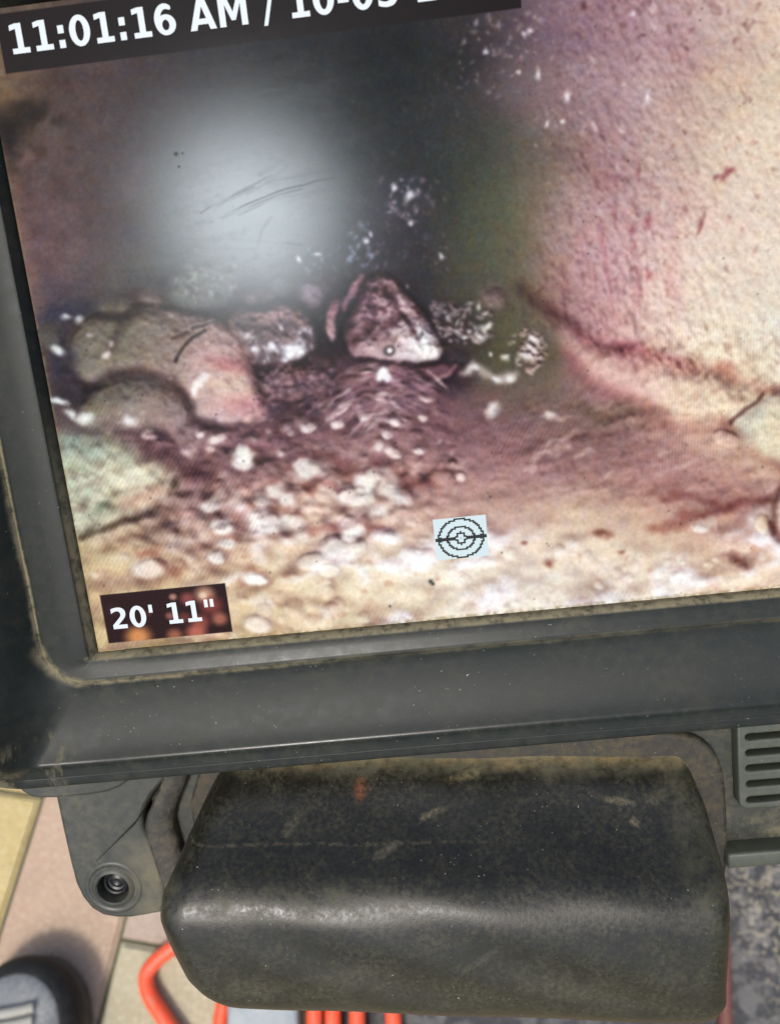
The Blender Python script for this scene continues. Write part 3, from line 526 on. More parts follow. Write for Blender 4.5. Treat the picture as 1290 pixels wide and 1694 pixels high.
# ---------------------------------------------------------------- ground
def build_ground():
    t = NT('joint_sand'); g = t.noise(60, 6, .6); m = t.ramp(t.noise(9, 4, .6), .42, .62)
    col = t.mix(g, (.05, .045, .03), (.13, .12, .075)); col = t.mix(t.math('MULTIPLY', m, .6), col, (.07, .085, .03))
    sand = t.out(col, .95, t.bump(t.noise(500, 4, .7), .5, .002))
    S = 3.0
    base = mesh('paving', [(-S, -S, -.004), (S, -S, -.004), (S, S, -.004), (-S, S, -.004)], [(0, 1, 2, 3)], sand, None, None)
    base['kind'] = 'structure'
    def stone_mat(name, a, b, c):
        t = NT(name)
        info = t.n.new('ShaderNodeObjectInfo'); loc = t.n.new('ShaderNodeVectorMath'); loc.operation = 'ADD'
        t.l.new(t.tc, loc.inputs[0]); t.l.new(info.outputs['Location'], loc.inputs[1]); v = loc.outputs[0]
        n1 = t.noise(14, 5, .6, v); n2 = t.noise(220, 4, .65, v); n3 = t.noise(900, 2, .6, v)
        col = t.mix(t.ramp(n1, .35, .68), a, b); col = t.mix(t.math('MULTIPLY', t.ramp(n2, .42, .70), .75), col, c)
        col = t.mix(t.math('MULTIPLY', t.ramp(n3, .54, .68), .42), col, (.12, .095, .06))
        vv = t.voro(300, v); r = t.n.new('ShaderNodeSeparateColor'); t.l.new(vv.outputs['Color'], r.inputs[0])
        col = t.mix(t.math('MULTIPLY', t.ramp(vv.outputs['Distance'], .35, .2), t.ramp(r.outputs[0], .985, .99)), col, (.55, .49, .36))
        return t.out(col, .9, t.bump(t.math('ADD', n2, t.math('MULTIPLY', n3, .6)), .45, .0012))
    yellow = stone_mat('yellow_concrete', (.47, .37, .16), (.40, .31, .13), (.52, .45, .26))
    pink = stone_mat('pink_concrete', (.42, .30, .215), (.36, .25, .175), (.47, .375, .27))
    cream = stone_mat('cream_concrete', (.41, .37, .25), (.35, .31, .205), (.47, .435, .32))
    rose = stone_mat('rose_concrete', (.37, .29, .23), (.33, .25, .20), (.44, .37, .29))
    th = math.radians(12.3); W, L, gap = .118, .236, .0042
    start = {-1: -.021, 0: .021, 1: .104}
    def paver_mesh():
        bm = bmesh.new(); bmesh.ops.create_cube(bm, size=1)
        for v in bm.verts: v.co = Vector((v.co.x*(W-gap), v.co.y*(L-gap), (v.co.z-.5)*.05+.0))
        top = [e for e in bm.edges if all(v.co.z > -.01 for v in e.verts)]
        bmesh.ops.bevel(bm, geom=top, offset=.0028, segments=2, affect='EDGES')
        me = bpy.data.meshes.new('paver'); bm.to_mesh(me); bm.free(); return me
    mats = {'y': yellow, 'p': pink, 'c': cream, 'r': rose}; shared = {}
    for k, m in mats.items():
        me = paver_mesh(); me.materials.append(m); shared[k] = me
    rnd = random.Random(4)
    fixed = {(-1, 0): 'y', (-1, 1): 'y', (0, 0): 'p', (1, 0): 'r', (1, -1): 'c', (0, 1): 'y', (0, -1): 'c', (-1, -1): 'p', (2, 0): 'c', (2, -1): 'y'}
    for k in range(-6, 9):
        s0 = start.get(k, rnd.uniform(-.1, .13))
        for j in range(-4, 4):
            key = fixed.get((k, j), rnd.choice('yppccr'))
            # (k, j): the stone whose lower end is at s0 + (j-1)*L .. for k=-1,0 the upper end
            u = -.3107+W*(k+.5); v = s0+(j-.5)*L if k != 1 else s0-L+(j+.5)*L
            o = bpy.data.objects.new('paver', shared[key]); COL.objects.link(o); o.parent = base
            o.location = (u*math.cos(th)+v*math.sin(th), -u*math.sin(th)+v*math.cos(th), rnd.uniform(-.0012, .0012))
            o.rotation_euler = (rnd.uniform(-.004, .004), rnd.uniform(-.004, .004), -th+rnd.uniform(-.004, .004))
build_ground()

# ---------------------------------------------------------------- the monitor
TILT = math.radians(38)
MON = empty('inspection_monitor', 'dark grey inspection monitor with a lit screen showing a clogged pipe', 'monitor', (0, 0, .576), (TILT, 0, 0))
SW, SH = 246.0, 184.5

SLATE = (.013, .0165, .0155)
def bezel_dust(t):
    # dust caught along the groove round the screen: a line at a fixed distance from the opening
    x, y, z = t.xyz()
    wob = t.math('MULTIPLY', t.math('SUBTRACT', t.noise(60, 5, .65), .5), .0022)
    fx = t.math('ADD', x, wob); fy = t.math('ADD', y, wob)
    b = t.math('MULTIPLY', t.math('MULTIPLY', t.ramp(t.math('ABSOLUTE', t.math('ADD', fy, .0086)), .0016, .0002), t.ramp(x, -.012, -.004)), t.math('MULTIPLY', t.ramp(x, .10, 0., .38, 1.), t.ramp(t.noise(26, 4, .7), .32, .62, .25, 1.)))
    l = t.math('MULTIPLY', t.ramp(t.math('ABSOLUTE', t.math('ADD', fx, .0172)), .0012, .0002), t.ramp(y, -.004, .010))
    # the rounded corner: distance to the arc
    dx = t.math('ADD', fx, .0045); dy = t.math('SUBTRACT', fy, .0042)
    rr = t.math('SQRT', t.math('ADD', t.math('MULTIPLY', dx, dx), t.math('MULTIPLY', dy, dy)))
    c = t.math('MULTIPLY', t.ramp(t.math('ABSOLUTE', t.math('SUBTRACT', rr, .0128)), .0026, .0004), t.math('MULTIPLY', t.ramp(x, -.003, -.006), t.ramp(y, .006, .002)))
    e = t.math('MULTIPLY', t.ramp(t.math('ABSOLUTE', t.math('ADD', y, .0012)), .0014, .0004), t.ramp(x, -.004, -.001))
    el = t.math('MULTIPLY', t.math('MULTIPLY', t.ramp(t.math('ABSOLUTE', t.math('ADD', x, .0012)), .0011, .0003), t.ramp(y, .09, .02)), t.ramp(y, -.003, 0.))
    s = t.math('MAXIMUM', t.math('MAXIMUM', b, l), t.math('MAXIMUM', c, t.math('MAXIMUM', e, el)))
    s = t.math('MULTIPLY', s, t.ramp(t.noise(300, 4, .7), .30, .58, .25, 1.))
    # worn corner at the lower left with pale scuffs
    sx = t.math('MULTIPLY', t.ramp(x, -.004, -.024), t.ramp(y, -.020, -.028)); sc = t.math('MULTIPLY', sx, t.ramp(t.noise(170, 4, .7, t.map((1, .25, 1), (0, 0, -.9))), .50, .66))
    return t.math('ADD', t.math('MULTIPLY', s, .95), t.math('MULTIPLY', sc, .7), clamp=True)
m_bezel = plastic('slate_plastic', SLATE, (.17, .15, .095), .11, .50, 1., .8, bezel_dust, .22, .03, lambda t: t.math('ADD', t.math('MULTIPLY', t.ramp(t.math('ABSOLUTE', t.math('ADD', t.xyz()[1], .0338)), .0016, .0008), .26), t.math('MULTIPLY', t.math('MULTIPLY', t.ramp(t.math('ABSOLUTE', t.math('ADD', t.xyz()[1], .0047)), .0036, .0026), t.ramp(t.xyz()[0], -.006, .001)), t.ramp(t.noise(60, 4, .7, t.map((.15, 1, 1))), .3, .6, .06, .17))))
m_body = plastic('dusty_body_plastic', (.017, .020, .015), (.11, .10, .06), .5, .5, 1.4, .8, lambda t: t.math('MULTIPLY', t.math('MULTIPLY', t.ramp(t.xyz()[1], -.078, -.092), t.ramp(t.xyz()[0], .18, .2)), t.math('MULTIPLY', t.ramp(t.noise(90, 5, .7), .46, .64), .75)))
m_dark = plastic('dark_recess_plastic', (.018, .018, .015), (.14, .12, .075), .8, .6, 1.2, .3)

def rrect(l, b, r, t, rad, n=9):
    x0, x1, y0, y1 = -l, SW+r, -b, SH+t; P = []
    for cx, cy, a in ((x0+rad, y0+rad, 180), (x1-rad, y0+rad, 270), (x1-rad, y1-rad, 0), (x0+rad, y1-rad, 90)):
        for k in range(n):
            w = math.radians(a+90*k/(n-1)); P.append((cx+rad*math.cos(w), cy+rad*math.sin(w), math.cos(w), math.sin(w)))
    # fill the straight runs so long quads stay well shaped
    Q = []
    for i, p in enumerate(P):
        Q.append(p); q = P[(i+1) % len(P)]
        if (i+1) % n == 0:
            for k in range(1, 12): f = k/12; Q.append(tuple(p[j]*(1-f)+q[j]*f for j in range(4)))
    return Q
LOOPS = [  # left, bottom offset, radius, z side, z bottom
    (.5, .5, .4, -1.2, -1.2), (.9, .7, .5, .4, .3), (2.2, 1.4, .8, 3.4, 1.9), (3.0, 2.0, 1.2, 3.7, 2.4), (9.0, 4.6, 5, 3.1, 3.3), (15.2, 6.8, 11.2, 2.4, 4.1), (16.2, 7.5, 12, 2.2, 4.3), (16.9, 8.1, 12.5, 1.8, 4.2), (17.4, 8.7, 13, 1.6, 3.6), (18.2, 9.6, 13.4, 3.0, 3.1),
    (20.5, 13, 13, 10.0, 3.0), (24, 18.5, 12, 15.5, 3.5), (27, 24.5, 11, 19.5, 4.8), (29.2, 29, 10.5, 22.2, 6.5), (30.4, 31.2, 10.3, 23.3, 7.6), (31.2, 32.4, 10.2, 23.8, 8.4), (31.8, 33.1, 10, 24.0, 8.8), (32.4, 33.7, 10, 23.9, 8.8), (33.0, 34.3, 10, 23.4, 8.5),
    (36.4, 37.4, 10, 19, 8.35), (36.8, 37.7, 10, 18.4, 8.05), (37.1, 38.0, 10, 18.1, 8.2), (37.6, 39.4, 10, 16.6, 8.0), (38.0, 40.2, 10, 15, 7.92), (38.4, 40.7, 10, 13, 7.7), (38.8, 41.3, 10, 9, 7.0), (38.9, 41.8, 10, 6, 4.6), (38.2, 41.2, 10, -12, -12), (36, 39, 9, -16, -16), (20, 24, 9, -16, -16)]
V = []; F = []; n = None
for (l, b, rad, zs, zb) in LOOPS:
    P = rrect(l, b, l, l*.9+3 if l > 20 else b, rad); n = len(P)
    for x, y, nx, ny in P:
        s = nx*nx+ny*ny; wy = (ny*ny/s)*(1 if ny < 0 else .35); V.append((x*MM, y*MM, (zs*(1-wy)+zb*wy)*MM))
for i in range(len(LOOPS)-1):
    for k in range(n): F.append((i*n+k, i*n+(k+1) % n, (i+1)*n+(k+1) % n, (i+1)*n+k))
mesh('bezel', V, F, m_bezel, MON, 32)

# screen: a fine mesh whose corner colours hold the displayed picture
HMAT = np.array([[1263.634, -264.6282, 40559.23], [-167.2169, -1432.981, 268238.3], [-.04433893, -.1955403, 248.8296]])
def screen_xy_to_picture(x, y):
    w = HMAT[2, 0]*x+HMAT[2, 1]*y+HMAT[2, 2]
    return (HMAT[0, 0]*x+HMAT[0, 1]*y+HMAT[0, 2])/w, (HMAT[1, 0]*x+HMAT[1, 1]*y+HMAT[1, 2])/w
def build_screen():
    pic, scr = paint_picture()
    NX, NY = 1000, 750
    gx, gy = np.meshgrid(np.linspace(0, SW, NX), np.linspace(0, SH, NY))
    u, v = screen_xy_to_picture(gx, gy)
    fx = np.clip((u-PX0)*PS-.5, 0, pic.shape[1]-1.01); fy = np.clip((v-PY0)*PS-.5, 0, pic.shape[0]-1.01)
    ix, iy = fx.astype(int), fy.astype(int); ax, ay = fx-ix, fy-iy
    def samp(a):
        e = (...,)+(None,)*(a.ndim-2); q, r = ax[e], ay[e]
        return (a[iy, ix]*(1-q)+a[iy, ix+1]*q)*(1-r)+(a[iy+1, ix]*(1-q)+a[iy+1, ix+1]*q)*r
    c = samp(pic)*255; k = samp(scr)
    def ss(a, b, x):
        t = np.clip((x-a)/(b-a), 0, 1); return t*t*(3-2*t)
    def rect(x0, y0, x1, y1, s=.12): return ss(x0-s, x0+s, gx)*ss(-x1-s, -x1+s, -gx)*ss(y0-s, y0+s, gy)*ss(-y1-s, -y1+s, -gy)
    # shaded strip behind the clock, box behind the distance
    m = rect(4.8, 168.3, 146.1, 183.2)[..., None]; lum = c.mean(2, keepdims=True)
    c = c*(1-m)+m*(np.array([31., 25., 26.])+.14*(c-60)*np.clip(1-gx[..., None]/60, 0, 1))
    m = rect(3.7, 2.4, 43.4, 18.3)[..., None]
    rng = np.random.default_rng(3); b = np.zeros(c.shape)+np.array([46., 26., 26.])
    for x, y, r, col in ((13.5, 3.6, 5.2, (236, 158, 96)), (36.5, 15.2, 4.0, (214, 168, 138)), (31., 14.5, 3.0, (150, 78, 78)), (26.5, 15.5, 1.6, (190, 140, 120)), (38, 11.5, 4.5, (140, 68, 62)), (40, 7, 3.2, (180, 112, 92)), (34, 6.5, 3.6, (150, 76, 66)), (32, 3.2, 4.2, (200, 112, 92)), (25, 3., 3.2, (168, 104, 78)), (24.5, 9.5, 1.8, (150, 96, 84)), (29, 8.5, 2.6, (110, 56, 54)), (18, 11, 1.6, (84, 44, 42)), (7, 13, 3, (60, 34, 36)), (36, 15, 1.6, (240, 214, 190))):
        d = np.hypot(gx-x, (gy-y)*1.15)/r; w = (1-ss(.2, 1.2, d))[..., None]*.9; b = b*(1-w)+np.array(col)*w
    b += rng.standard_normal(b.shape[:2])[..., None]*3; c = c*(1-m)+b*m
    # dust along the lower and left rim of the cover glass
    e = np.minimum(gy/1.3, 1); e2 = np.minimum(gx/1.3, 1); nz = rng.standard_normal(gx.shape)
    nzs = sum(np.roll(np.roll(nz, i, 0), j, 1) for i in range(-2, 3) for j in range(-2, 3))/5
    d = np.clip((1-np.minimum(e, e2*1.4+.0*gy))*(.75+.5*nzs), 0, 1)[..., None]*ss(190, 60, np.where(gx < gy, gy, 0))[..., None]
    c = c*(1-d*.6)+np.array([150., 132., 92.])*d*.6
    c = np.clip(c, 0, 255)/255; c = np.where(c <= .04045, c/12.92, ((c+.055)/1.055)**2.4)
    me = bpy.data.meshes.new('screen'); N = NX*NY; me.vertices.add(N)
    co = np.stack([gx*MM, gy*MM, np.zeros_like(gx)], -1).reshape(-1).astype(np.float32); me.vertices.foreach_set('co', co)
    idx = np.arange(N).reshape(NY, NX); q = np.stack([idx[:-1, :-1], idx[:-1, 1:], idx[1:, 1:], idx[1:, :-1]], -1).reshape(-1, 4)
    me.loops.add(q.size); me.loops.foreach_set('vertex_index', q.reshape(-1).astype(np.int32))
    me.polygons.add(len(q)); me.polygons.foreach_set('loop_start', (np.arange(len(q))*4).astype(np.int32)); me.update(); me.validate()
    at = me.attributes.new('picture', 'FLOAT_COLOR', 'POINT'); at.data.foreach_set('color', np.concatenate([c, np.ones(c.shape[:2]+(1,))], -1).reshape(-1).astype(np.float32))
    at = me.attributes.new('scratch', 'FLOAT', 'POINT'); at.data.foreach_set('value', np.clip(k, 0, 1).reshape(-1).astype(np.float32))
    t = NT('lit_screen')
    a = t.n.new('ShaderNodeAttribute'); a.attribute_name = 'picture'; s = t.n.new('ShaderNodeAttribute'); s.attribute_name = 'scratch'
    # matte anti-glare cover: emitted picture plus a weak, rough surface reflection that scratches break up
    em = t.n.new('ShaderNodeEmission'); t.l.new(a.outputs['Color'], em.inputs['Color']); em.inputs['Strength'].default_value = SCREEN_GAIN
    gl = t.n.new('ShaderNodeBsdfAnisotropic'); gl.distribution = 'BECKMANN'
    sm = t.noise(45, 5, .6, t.map((1, 2.2, 1), (0, 0, .35)))
    r = t.math('ADD', t.math('MULTIPLY', sm, .03), GLASS_ROUGH-.015); r = t.math('ADD', r, t.math('MULTIPLY', s.outputs['Fac'], .16)); t.val(r, gl.inputs['Roughness'])
    k = t.math('SUBTRACT', 1., t.math('MULTIPLY', s.outputs['Fac'], .30))
    vm = t.n.new('ShaderNodeVectorMath'); vm.operation = 'SCALE'; vm.inputs[0].default_value = (GLASS_SPEC*.87, GLASS_SPEC, GLASS_SPEC*1.12); t.l.new(k, vm.inputs['Scale']); t.l.new(vm.outputs[0], gl.inputs['Color'])
    h = t.math('ADD', t.noise(1500, 2, .5), t.math('MULTIPLY', t.noise(400, 3, .6), .6)); t.l.new(t.bump(h, .005, .0004), gl.inputs['Normal'])
    ad = t.n.new('ShaderNodeAddShader'); t.l.new(em.outputs[0], ad.inputs[0]); t.l.new(gl.outputs[0], ad.inputs[1])
    t.n.remove(t.p); t.l.new(ad.outputs[0], t.n['Material Output'].inputs[0])
    t.m.cycles.emission_sampling = 'NONE'
    return link('screen', me, t.m, MON)
SCREEN_GAIN = 2**-EXPOSURE*1.0; GLASS_ROUGH = .178; GLASS_SPEC = .0060
SCREEN = build_screen()

# on-screen lettering
t = NT('screen_white'); t.p.inputs['Emission Color'].default_value = (.88, .95, 1, 1); t.p.inputs['Emission Strength'].default_value = SCREEN_GAIN*.97; t.out((.01, .01, .01), .5, None, .1); m_white = t.m
t = NT('screen_ink'); t.p.inputs['Emission Color'].default_value = (.012, .014, .018, 1); t.p.inputs['Emission Strength'].default_value = SCREEN_GAIN; t.out((.01, .01, .01), .5, None, .1); m_ink = t.m
t = NT('screen_icon_white'); t.p.inputs['Emission Color'].default_value = (.68, .82, .86, 1); t.p.inputs['Emission Strength'].default_value = SCREEN_GAIN; t.out((.01, .01, .01), .5, None, .1); m_pale = t.m
def arc(cx, cy, rx, ry, a0, a1, n=24): return [(cx+rx*math.cos(math.radians(a0+(a1-a0)*i/(n-1))), cy+ry*math.sin(math.radians(a0+(a1-a0)*i/(n-1)))) for i in range(n)]
def quad(start, *segs):
    P = [start]
    for s in segs:
        if len(s) == 2: P.append(s); continue
        x0, y0 = P[-1]; cx, cy, x1, y1 = s
        for i in range(1, 7): k = i/6; P.append(((1-k)**2*x0+2*k*(1-k)*cx+k*k*x1, (1-k)**2*y0+2*k*(1-k)*cy+k*k*y1))
    return P
def bx(x0, y0, x1, y1): return [(x0, y0), (x1, y0), (x1, y1), (x0, y1)]
GL = {
 '1': (1425, [[(240, 266), (580, 266), (580, 1231), (231, 1159), (231, 1421), (578, 1493), (944, 1493), (944, 266), (1284, 266), (1284, 0), (240, 0)]]),
 '0': (1425, [arc(712, 745, 618, 775, 0, 345, 40), arc(712, 745, 238, 505, 0, 345, 36)]),
 ':': (819, [bx(229, 0, 588, 397), bx(229, 723, 588, 1120)]),
 '6': (1425, [arc(735, 745, 640, 775, 52, 270, 30)+arc(750, 480, 585, 509, -86, 118, 30)+arc(820, 800, 350, 446, 163, 64, 16)+[(1120, 1190)], arc(735, 470, 212, 262, 0, 345, 30)]),
 'A': (1585, [[(1094, 272), (492, 272), (397, 0), (10, 0), (563, 1493), (1022, 1493), (1575, 0), (1188, 0)], [(588, 549), (999, 549), (793, 1145)]]),
 'M': (2038, [[(188, 1493), (678, 1493), (1018, 694), (1360, 1493), (1849, 1493), (1849, 0), (1485, 0), (1485, 1092), (1141, 287), (897, 287), (553, 1092), (553, 0), (188, 0)]]),
 '/': (748, [[(522, 1493), (750, 1493), (228, -190), (0, -190)]]),
 '-': (850, [bx(111, 444, 739, 735)]),
 "'": (627, [bx(176, 938, 451, 1493)]), '"': (1067, [bx(176, 938, 451, 1493), bx(616, 938, 891, 1493)]), ' ': (713, []),
 '2': (1425, [quad((590, 283), (1247, 283), (1247, 0), (162, 0), (162, 283), (707, 764), (780, 830, 815, 893), (850, 956, 850, 1024), (850, 1129, 779, 1193), (709, 1257, 592, 1257), (502, 1257, 395, 1218), (288, 1180, 166, 1104), (166, 1432), (296, 1475, 423, 1497), (550, 1520, 672, 1520), (940, 1520, 1088, 1402), (1237, 1284, 1237, 1073), (1237, 951, 1174, 845), (1111, 740, 909, 563))]),
 '5': (1425, [quad((215, 1493), (1178, 1493), (1178, 1210), (522, 1210), (522, 977), (567, 989, 612, 996), (657, 1002, 706, 1002), (983, 1002, 1137, 863), (1292, 725, 1292, 478), (1292, 233, 1124, 102), (957, -29, 655, -29), (534, -29, 413, -6), (294, 18, 174, 66), (174, 369), (293, 301, 400, 267), (508, 233, 602, 233), (739, 233, 817, 299), (896, 366, 896, 478), (896, 593, 817, 658), (739, 724, 602, 724), (522, 724, 431, 703), (341, 682, 238, 639))]),
}
def lettering(name, text, x, y, ex, ey):
    x -= min(p[0] for p in GL[text[0]][1][0])/2048*ex
    for ch in text:
        adv, loops = GL[ch]
        if loops:
            L = [[(x+px/2048*ex, y+py/2048*ey) for px, py in lp] for lp in loops]
            o = plate(name, L[0], L[1:], .25, .25, m_white, SCREEN, flat=True)
        x += adv/2048*ex
lettering('overlay_character', '11:01:16 AM / 10-05-20', 8.05, 172.8, 9.44, 10.3)
lettering('overlay_character', "20' 11\"", 6.3, 6.9, 8.6, 9.4)
# level icon: pale square with stepped rings and a thick bar
plate('level_icon', bx(109.2, 19.0, 125.2, 31.8), [], .2, .2, m_pale, SCREEN, flat=True)
def icon_lines():
    V = []; F = []
    def q(x0, y0, x1, y1):
        i = len(V); V.extend([(x0*MM, y0*MM, .3*MM), (x1*MM, y0*MM, .3*MM), (x1*MM, y1*MM, .3*MM), (x0*MM, y1*MM, .3*MM)]); F.append((i, i+1, i+2, i+3))
    cx, cy, s, sy = 117.2, 25.3, .52, .50
    for rx, ry, skip in ((6.7, 5.9, (70, 84)), (4.1, 3.5, ()), (1.35, 1.75, ())):
        cells = set()
        for a in range(0, 3600):
            w = math.radians(a/10); cells.add((round(rx*math.cos(w)/s), round(ry*math.sin(w)/sy)))
        for i, j in sorted(cells):
            if abs(j*sy) < .5: continue
            q(cx+(i-.52)*s, cy+(j-.5)*sy, cx+(i+.52)*s, cy+(j+.5)*sy)
    q(cx-7.8, cy-.52, cx-1.5, cy+.52); q(cx+1.5, cy-.52, cx+7.8, cy+.52); q(cx-.15, cy-.15, cx+.15, cy+.15)
    for dx in (-6.1, -4.1, 4.1, 6.1): q(cx+dx-.35, cy-.8, cx+dx+.35, cy-.42); q(cx+dx-.35, cy+.42, cx+dx+.35, cy+.8)
    mesh('level_icon_mark', V, F, m_ink, SCREEN, None, False)
icon_lines()

# housing behind the screen
def loft_box(name, sections, mat, parent, rad=8, n=6, smooth=35):
    """stack of rounded rectangles (x0, x1, y0, y1, z), mm"""
    V = []; F = []
    for x0, x1, y0, y1, z, rd in sections:
        for cx, cy, a in ((x0+rd, y0+rd, 180), (x1-rd, y0+rd, 270), (x1-rd, y1-rd, 0), (x0+rd, y1-rd, 90)):
            for k in range(n): w = math.radians(a+90*k/(n-1)); V.append(((cx+rd*math.cos(w))*MM, (cy+rd*math.sin(w))*MM, z*MM))
    m = 4*n
    for i in range(len(sections)-1):
        for k in range(m): F.append((i*m+k, i*m+(k+1) % m, (i+1)*m+(k+1) % m, (i+1)*m+k))
    F += [tuple(range(m)), tuple(range((len(sections)-1)*m, len(sections)*m))]
    return mesh(name, V, F, mat, parent, smooth)
loft_box('housing', [(2, 282, -101, 205, -15, 4), (1, 283, -102, 206, -18, 5), (1, 283, -102, 206, -60, 8), (8, 276, -94, 198, -72, 10)], m_body, MON)
# bracket cheek at the lower left with its bolt
br = smooth_pts([(-29, -38), (-29.2, -60), (-29, -78), (-28.4, -92), (-23.5, -101.5), (-14, -104.2), (-3.5, -103.2), (1.5, -102.6), (3, -90), (1.5, -76), (-1.5, -67), (3, -58), (12, -50), (12, -38)], 1)
hole = [(-15.3+5.6*math.cos(a*math.pi/18), -91.2+5.6*math.sin(a*math.pi/18)) for a in range(36)]
m_brk = plastic('bracket_plastic', (.026, .029, .025), (.12, .11, .07), .40, .45, 1.2, .9, lambda t: t.math('MULTIPLY', t.math('MULTIPLY', t.ramp(t.xyz()[0], -.014, -.001), t.ramp(t.xyz()[1], -.070, -.082)), t.ramp(t.noise(120, 4, .65), .3, .62, .2, .75)))
plate('hinge_bracket', br, [hole], -34, -10, m_brk, MON, 1.4)
# ridge rising from the boss to the cheek
mesh('bracket_rib', [(v[0]*MM, v[1]*MM, v[2]*MM) for v in ((-20, -80.5, -10.2), (-17, -78.2, -10.2), (-18.6, -79.4, -8.9), (-4, -68, -10.2), (-2.6, -65.6, -10.2), (-3.4, -66.8, -8.2), (8, -53, -10.2), (11, -50, -10.2), (9.2, -51, -7))], [(0, 3, 5, 2), (2, 5, 4, 1), (3, 6, 8, 5), (5, 8, 7, 4), (0, 2, 1)], m_brk, MON, 60)
boss = lathe('bolt_boss', [(10.6, -10.3), (10.1, -9.8), (9.3, -9.6), (8.6, -9.8), (8.0, -10.2), (7.5, -9.9), (6.9, -9.3), (6.2, -9.1), (5.7, -9.5), (5.4, -10.6), (5.3, -20)], -15.3, -91.2, m_brk, MON)
t = NT('black_steel'); m_bolt = t.out((.006, .006, .007), .42, t.bump(t.noise(900, 3), .1, .0004))
bolt = lathe('bolt', [(4.8, -20), (4.8, -13.2), (4.5, -12.4), (4.0, -12.1), (3.5, -12.4), (3.3, -13.4), (2.6, -13.7), (1.4, -13.2), (.5, -13.6)], -15.3, -91.2, m_bolt, MON)
# dark cheek beside the cover and the small tab under the rim
cheek = []
prof = [(2.6, -16), (2.8, -9.6), (3.4, -8.6), (4.4, -8.3), (9.6, -9.6), (11.0, -10.4), (11.6, -11.6), (11.8, -16)]
rows = [(-40, 10.5, .9), (-48, 7.6, .95), (-54, 4.6, 1.0), (-60, 1.2, 1.0), (-64, -1.0, 1.05), (-67.5, -2.2, 1.08), (-71, -2.4, 1.1), (-85, -.9, 1.08), (-96, .6, 1.05), (-102, 1.6, 1.0), (-105, 2.4, .8), (-106.2, 3.0, .6)]
V = []; F = []
for y, dx, k in rows:
    for px, pz in prof: V.append(((7.5+(px-7.5)*k+dx)*MM, y*MM, (-16+(pz+16)*(1 if k > .7 else .5))*MM))
m = len(prof)
for i in range(len(rows)-1):
    for k in range(m-1): F.append((i*m+k, i*m+k+1, (i+1)*m+k+1, (i+1)*m+k))
F += [tuple(range(m)), tuple(range((len(rows)-1)*m, len(rows)*m))]
mesh('side_cheek', V, F, m_dark, MON, 60)
plate('rim_tab', smooth_pts([(-42, -34), (-41, -44), (-36, -50.5), (-31, -52.2), (-10, -52.2), (-2, -49.5), (4, -44), (5, -34)], 1), [], -13, -5, m_brk, MON, 1.0)

# rubber cover: a scooped top falling to a rounded nose, then the lower face
SK = -.085
def cover():
    prof = [(-40, -13), (-44, -12.4), (-46.5, -11.2), (-48.5, -8.8), (-52, -4.0), (-57, 1.8), (-62, 7.4), (-65.5, 12.2), (-68, 15.8), (-70, 18.8), (-72, 21.3), (-74.5, 23.4), (-77.5, 25.0), (-82, 26.2), (-89, 26.5), (-97, 26.1), (-104, 25.4), (-110, 24.4), (-113.2, 22.8), (-115.4, 20.4), (-116.8, 17), (-117.4, 12), (-117.5, 2), (-117.4, -20)]
    # resample finely
    S = []
    for i in range(len(prof)-1):
        p0, p1, p2, p3 = [np.array(prof[j]) for j in (max(i-1, 0), i, i+1, min(i+2, len(prof)-1))]
        for k in range(4):
            s = k/4; S.append(.5*((2*p1)+(p2-p0)*s+(2*p0-5*p1+4*p2-p3)*s*s+(3*p1-p0-3*p2+p3)*s**3))
    S.append(np.array(prof[-1], float)); S = np.array(S)
    lv = np.array([-40, -46, -60, -70, -77, -83, -90, -98, -104, -109, -113.2, -115.5, -117.5])[::-1]
    lx = np.array([33.5, 31.5, 23.0, 17.5, 13.6, 12.2, 13.4, 15.2, 16.6, 19.5, 23.5, 27.5, 33.0])[::-1]
    rx = np.array([181, 186, 189.2, 188.8, 188.2, 187.6, 187.0, 186.6, 186.4, 186.6, 184.6, 181.6, 175.])[::-1]
    vfull = S[:, 0]; d = np.arange(len(S))
    V = []; F = []; nu = 0
    rows = []
    for i, (v, z) in enumerate(S):
        vv = np.clip(v, lv[0], lv[-1]); xl = np.interp(vv, lv, lx); xr = np.interp(vv, lv, rx)
        R1 = 9.0; R2 = 9.0; zb = -16.0; H = max(z-zb, .5); r1 = min(R1, H*.95); r2 = min(R2, H*.95); row = []
        row.append((xl-.3, zb-4))
        for k in range(0, 10): a = math.radians(180-90*k/9); row.append((xl+r1+r1*math.cos(a), z-r1+r1*math.sin(a)))
        for k in range(1, 60): f = k/60; row.append((xl+r1+(xr-r2-xl-r1)*f, z))
        for k in range(0, 10): a = math.radians(90-90*k/9); row.append((xr-r2+r2*math.cos(a), z-r2+r2*math.sin(a)))
        row.append((xr+.3, zb-4)); nu = len(row)
        for x, zz in row:
            # slight sag of the scoop and hand-worn unevenness
            w = max(0, min(1, (x-30)/20))*max(0, min(1, (182-x)/20)); s = max(0, 1-abs((v+58)/12)) if -70 < v < -46 else 0
            zz -= 1.6*w*s; yy = v+(SK-.04*max(0, min(1, (-47-v)/68)))*(x-30)
            zz += .25*math.sin(x*.11+v*.3)*w
            V.append((x*MM, yy*MM, zz*MM))
    for i in range(len(S)-1):
        for k in range(nu-1): F.append((i*nu+k, i*nu+k+1, (i+1)*nu+k+1, (i+1)*nu+k))
    return V, F
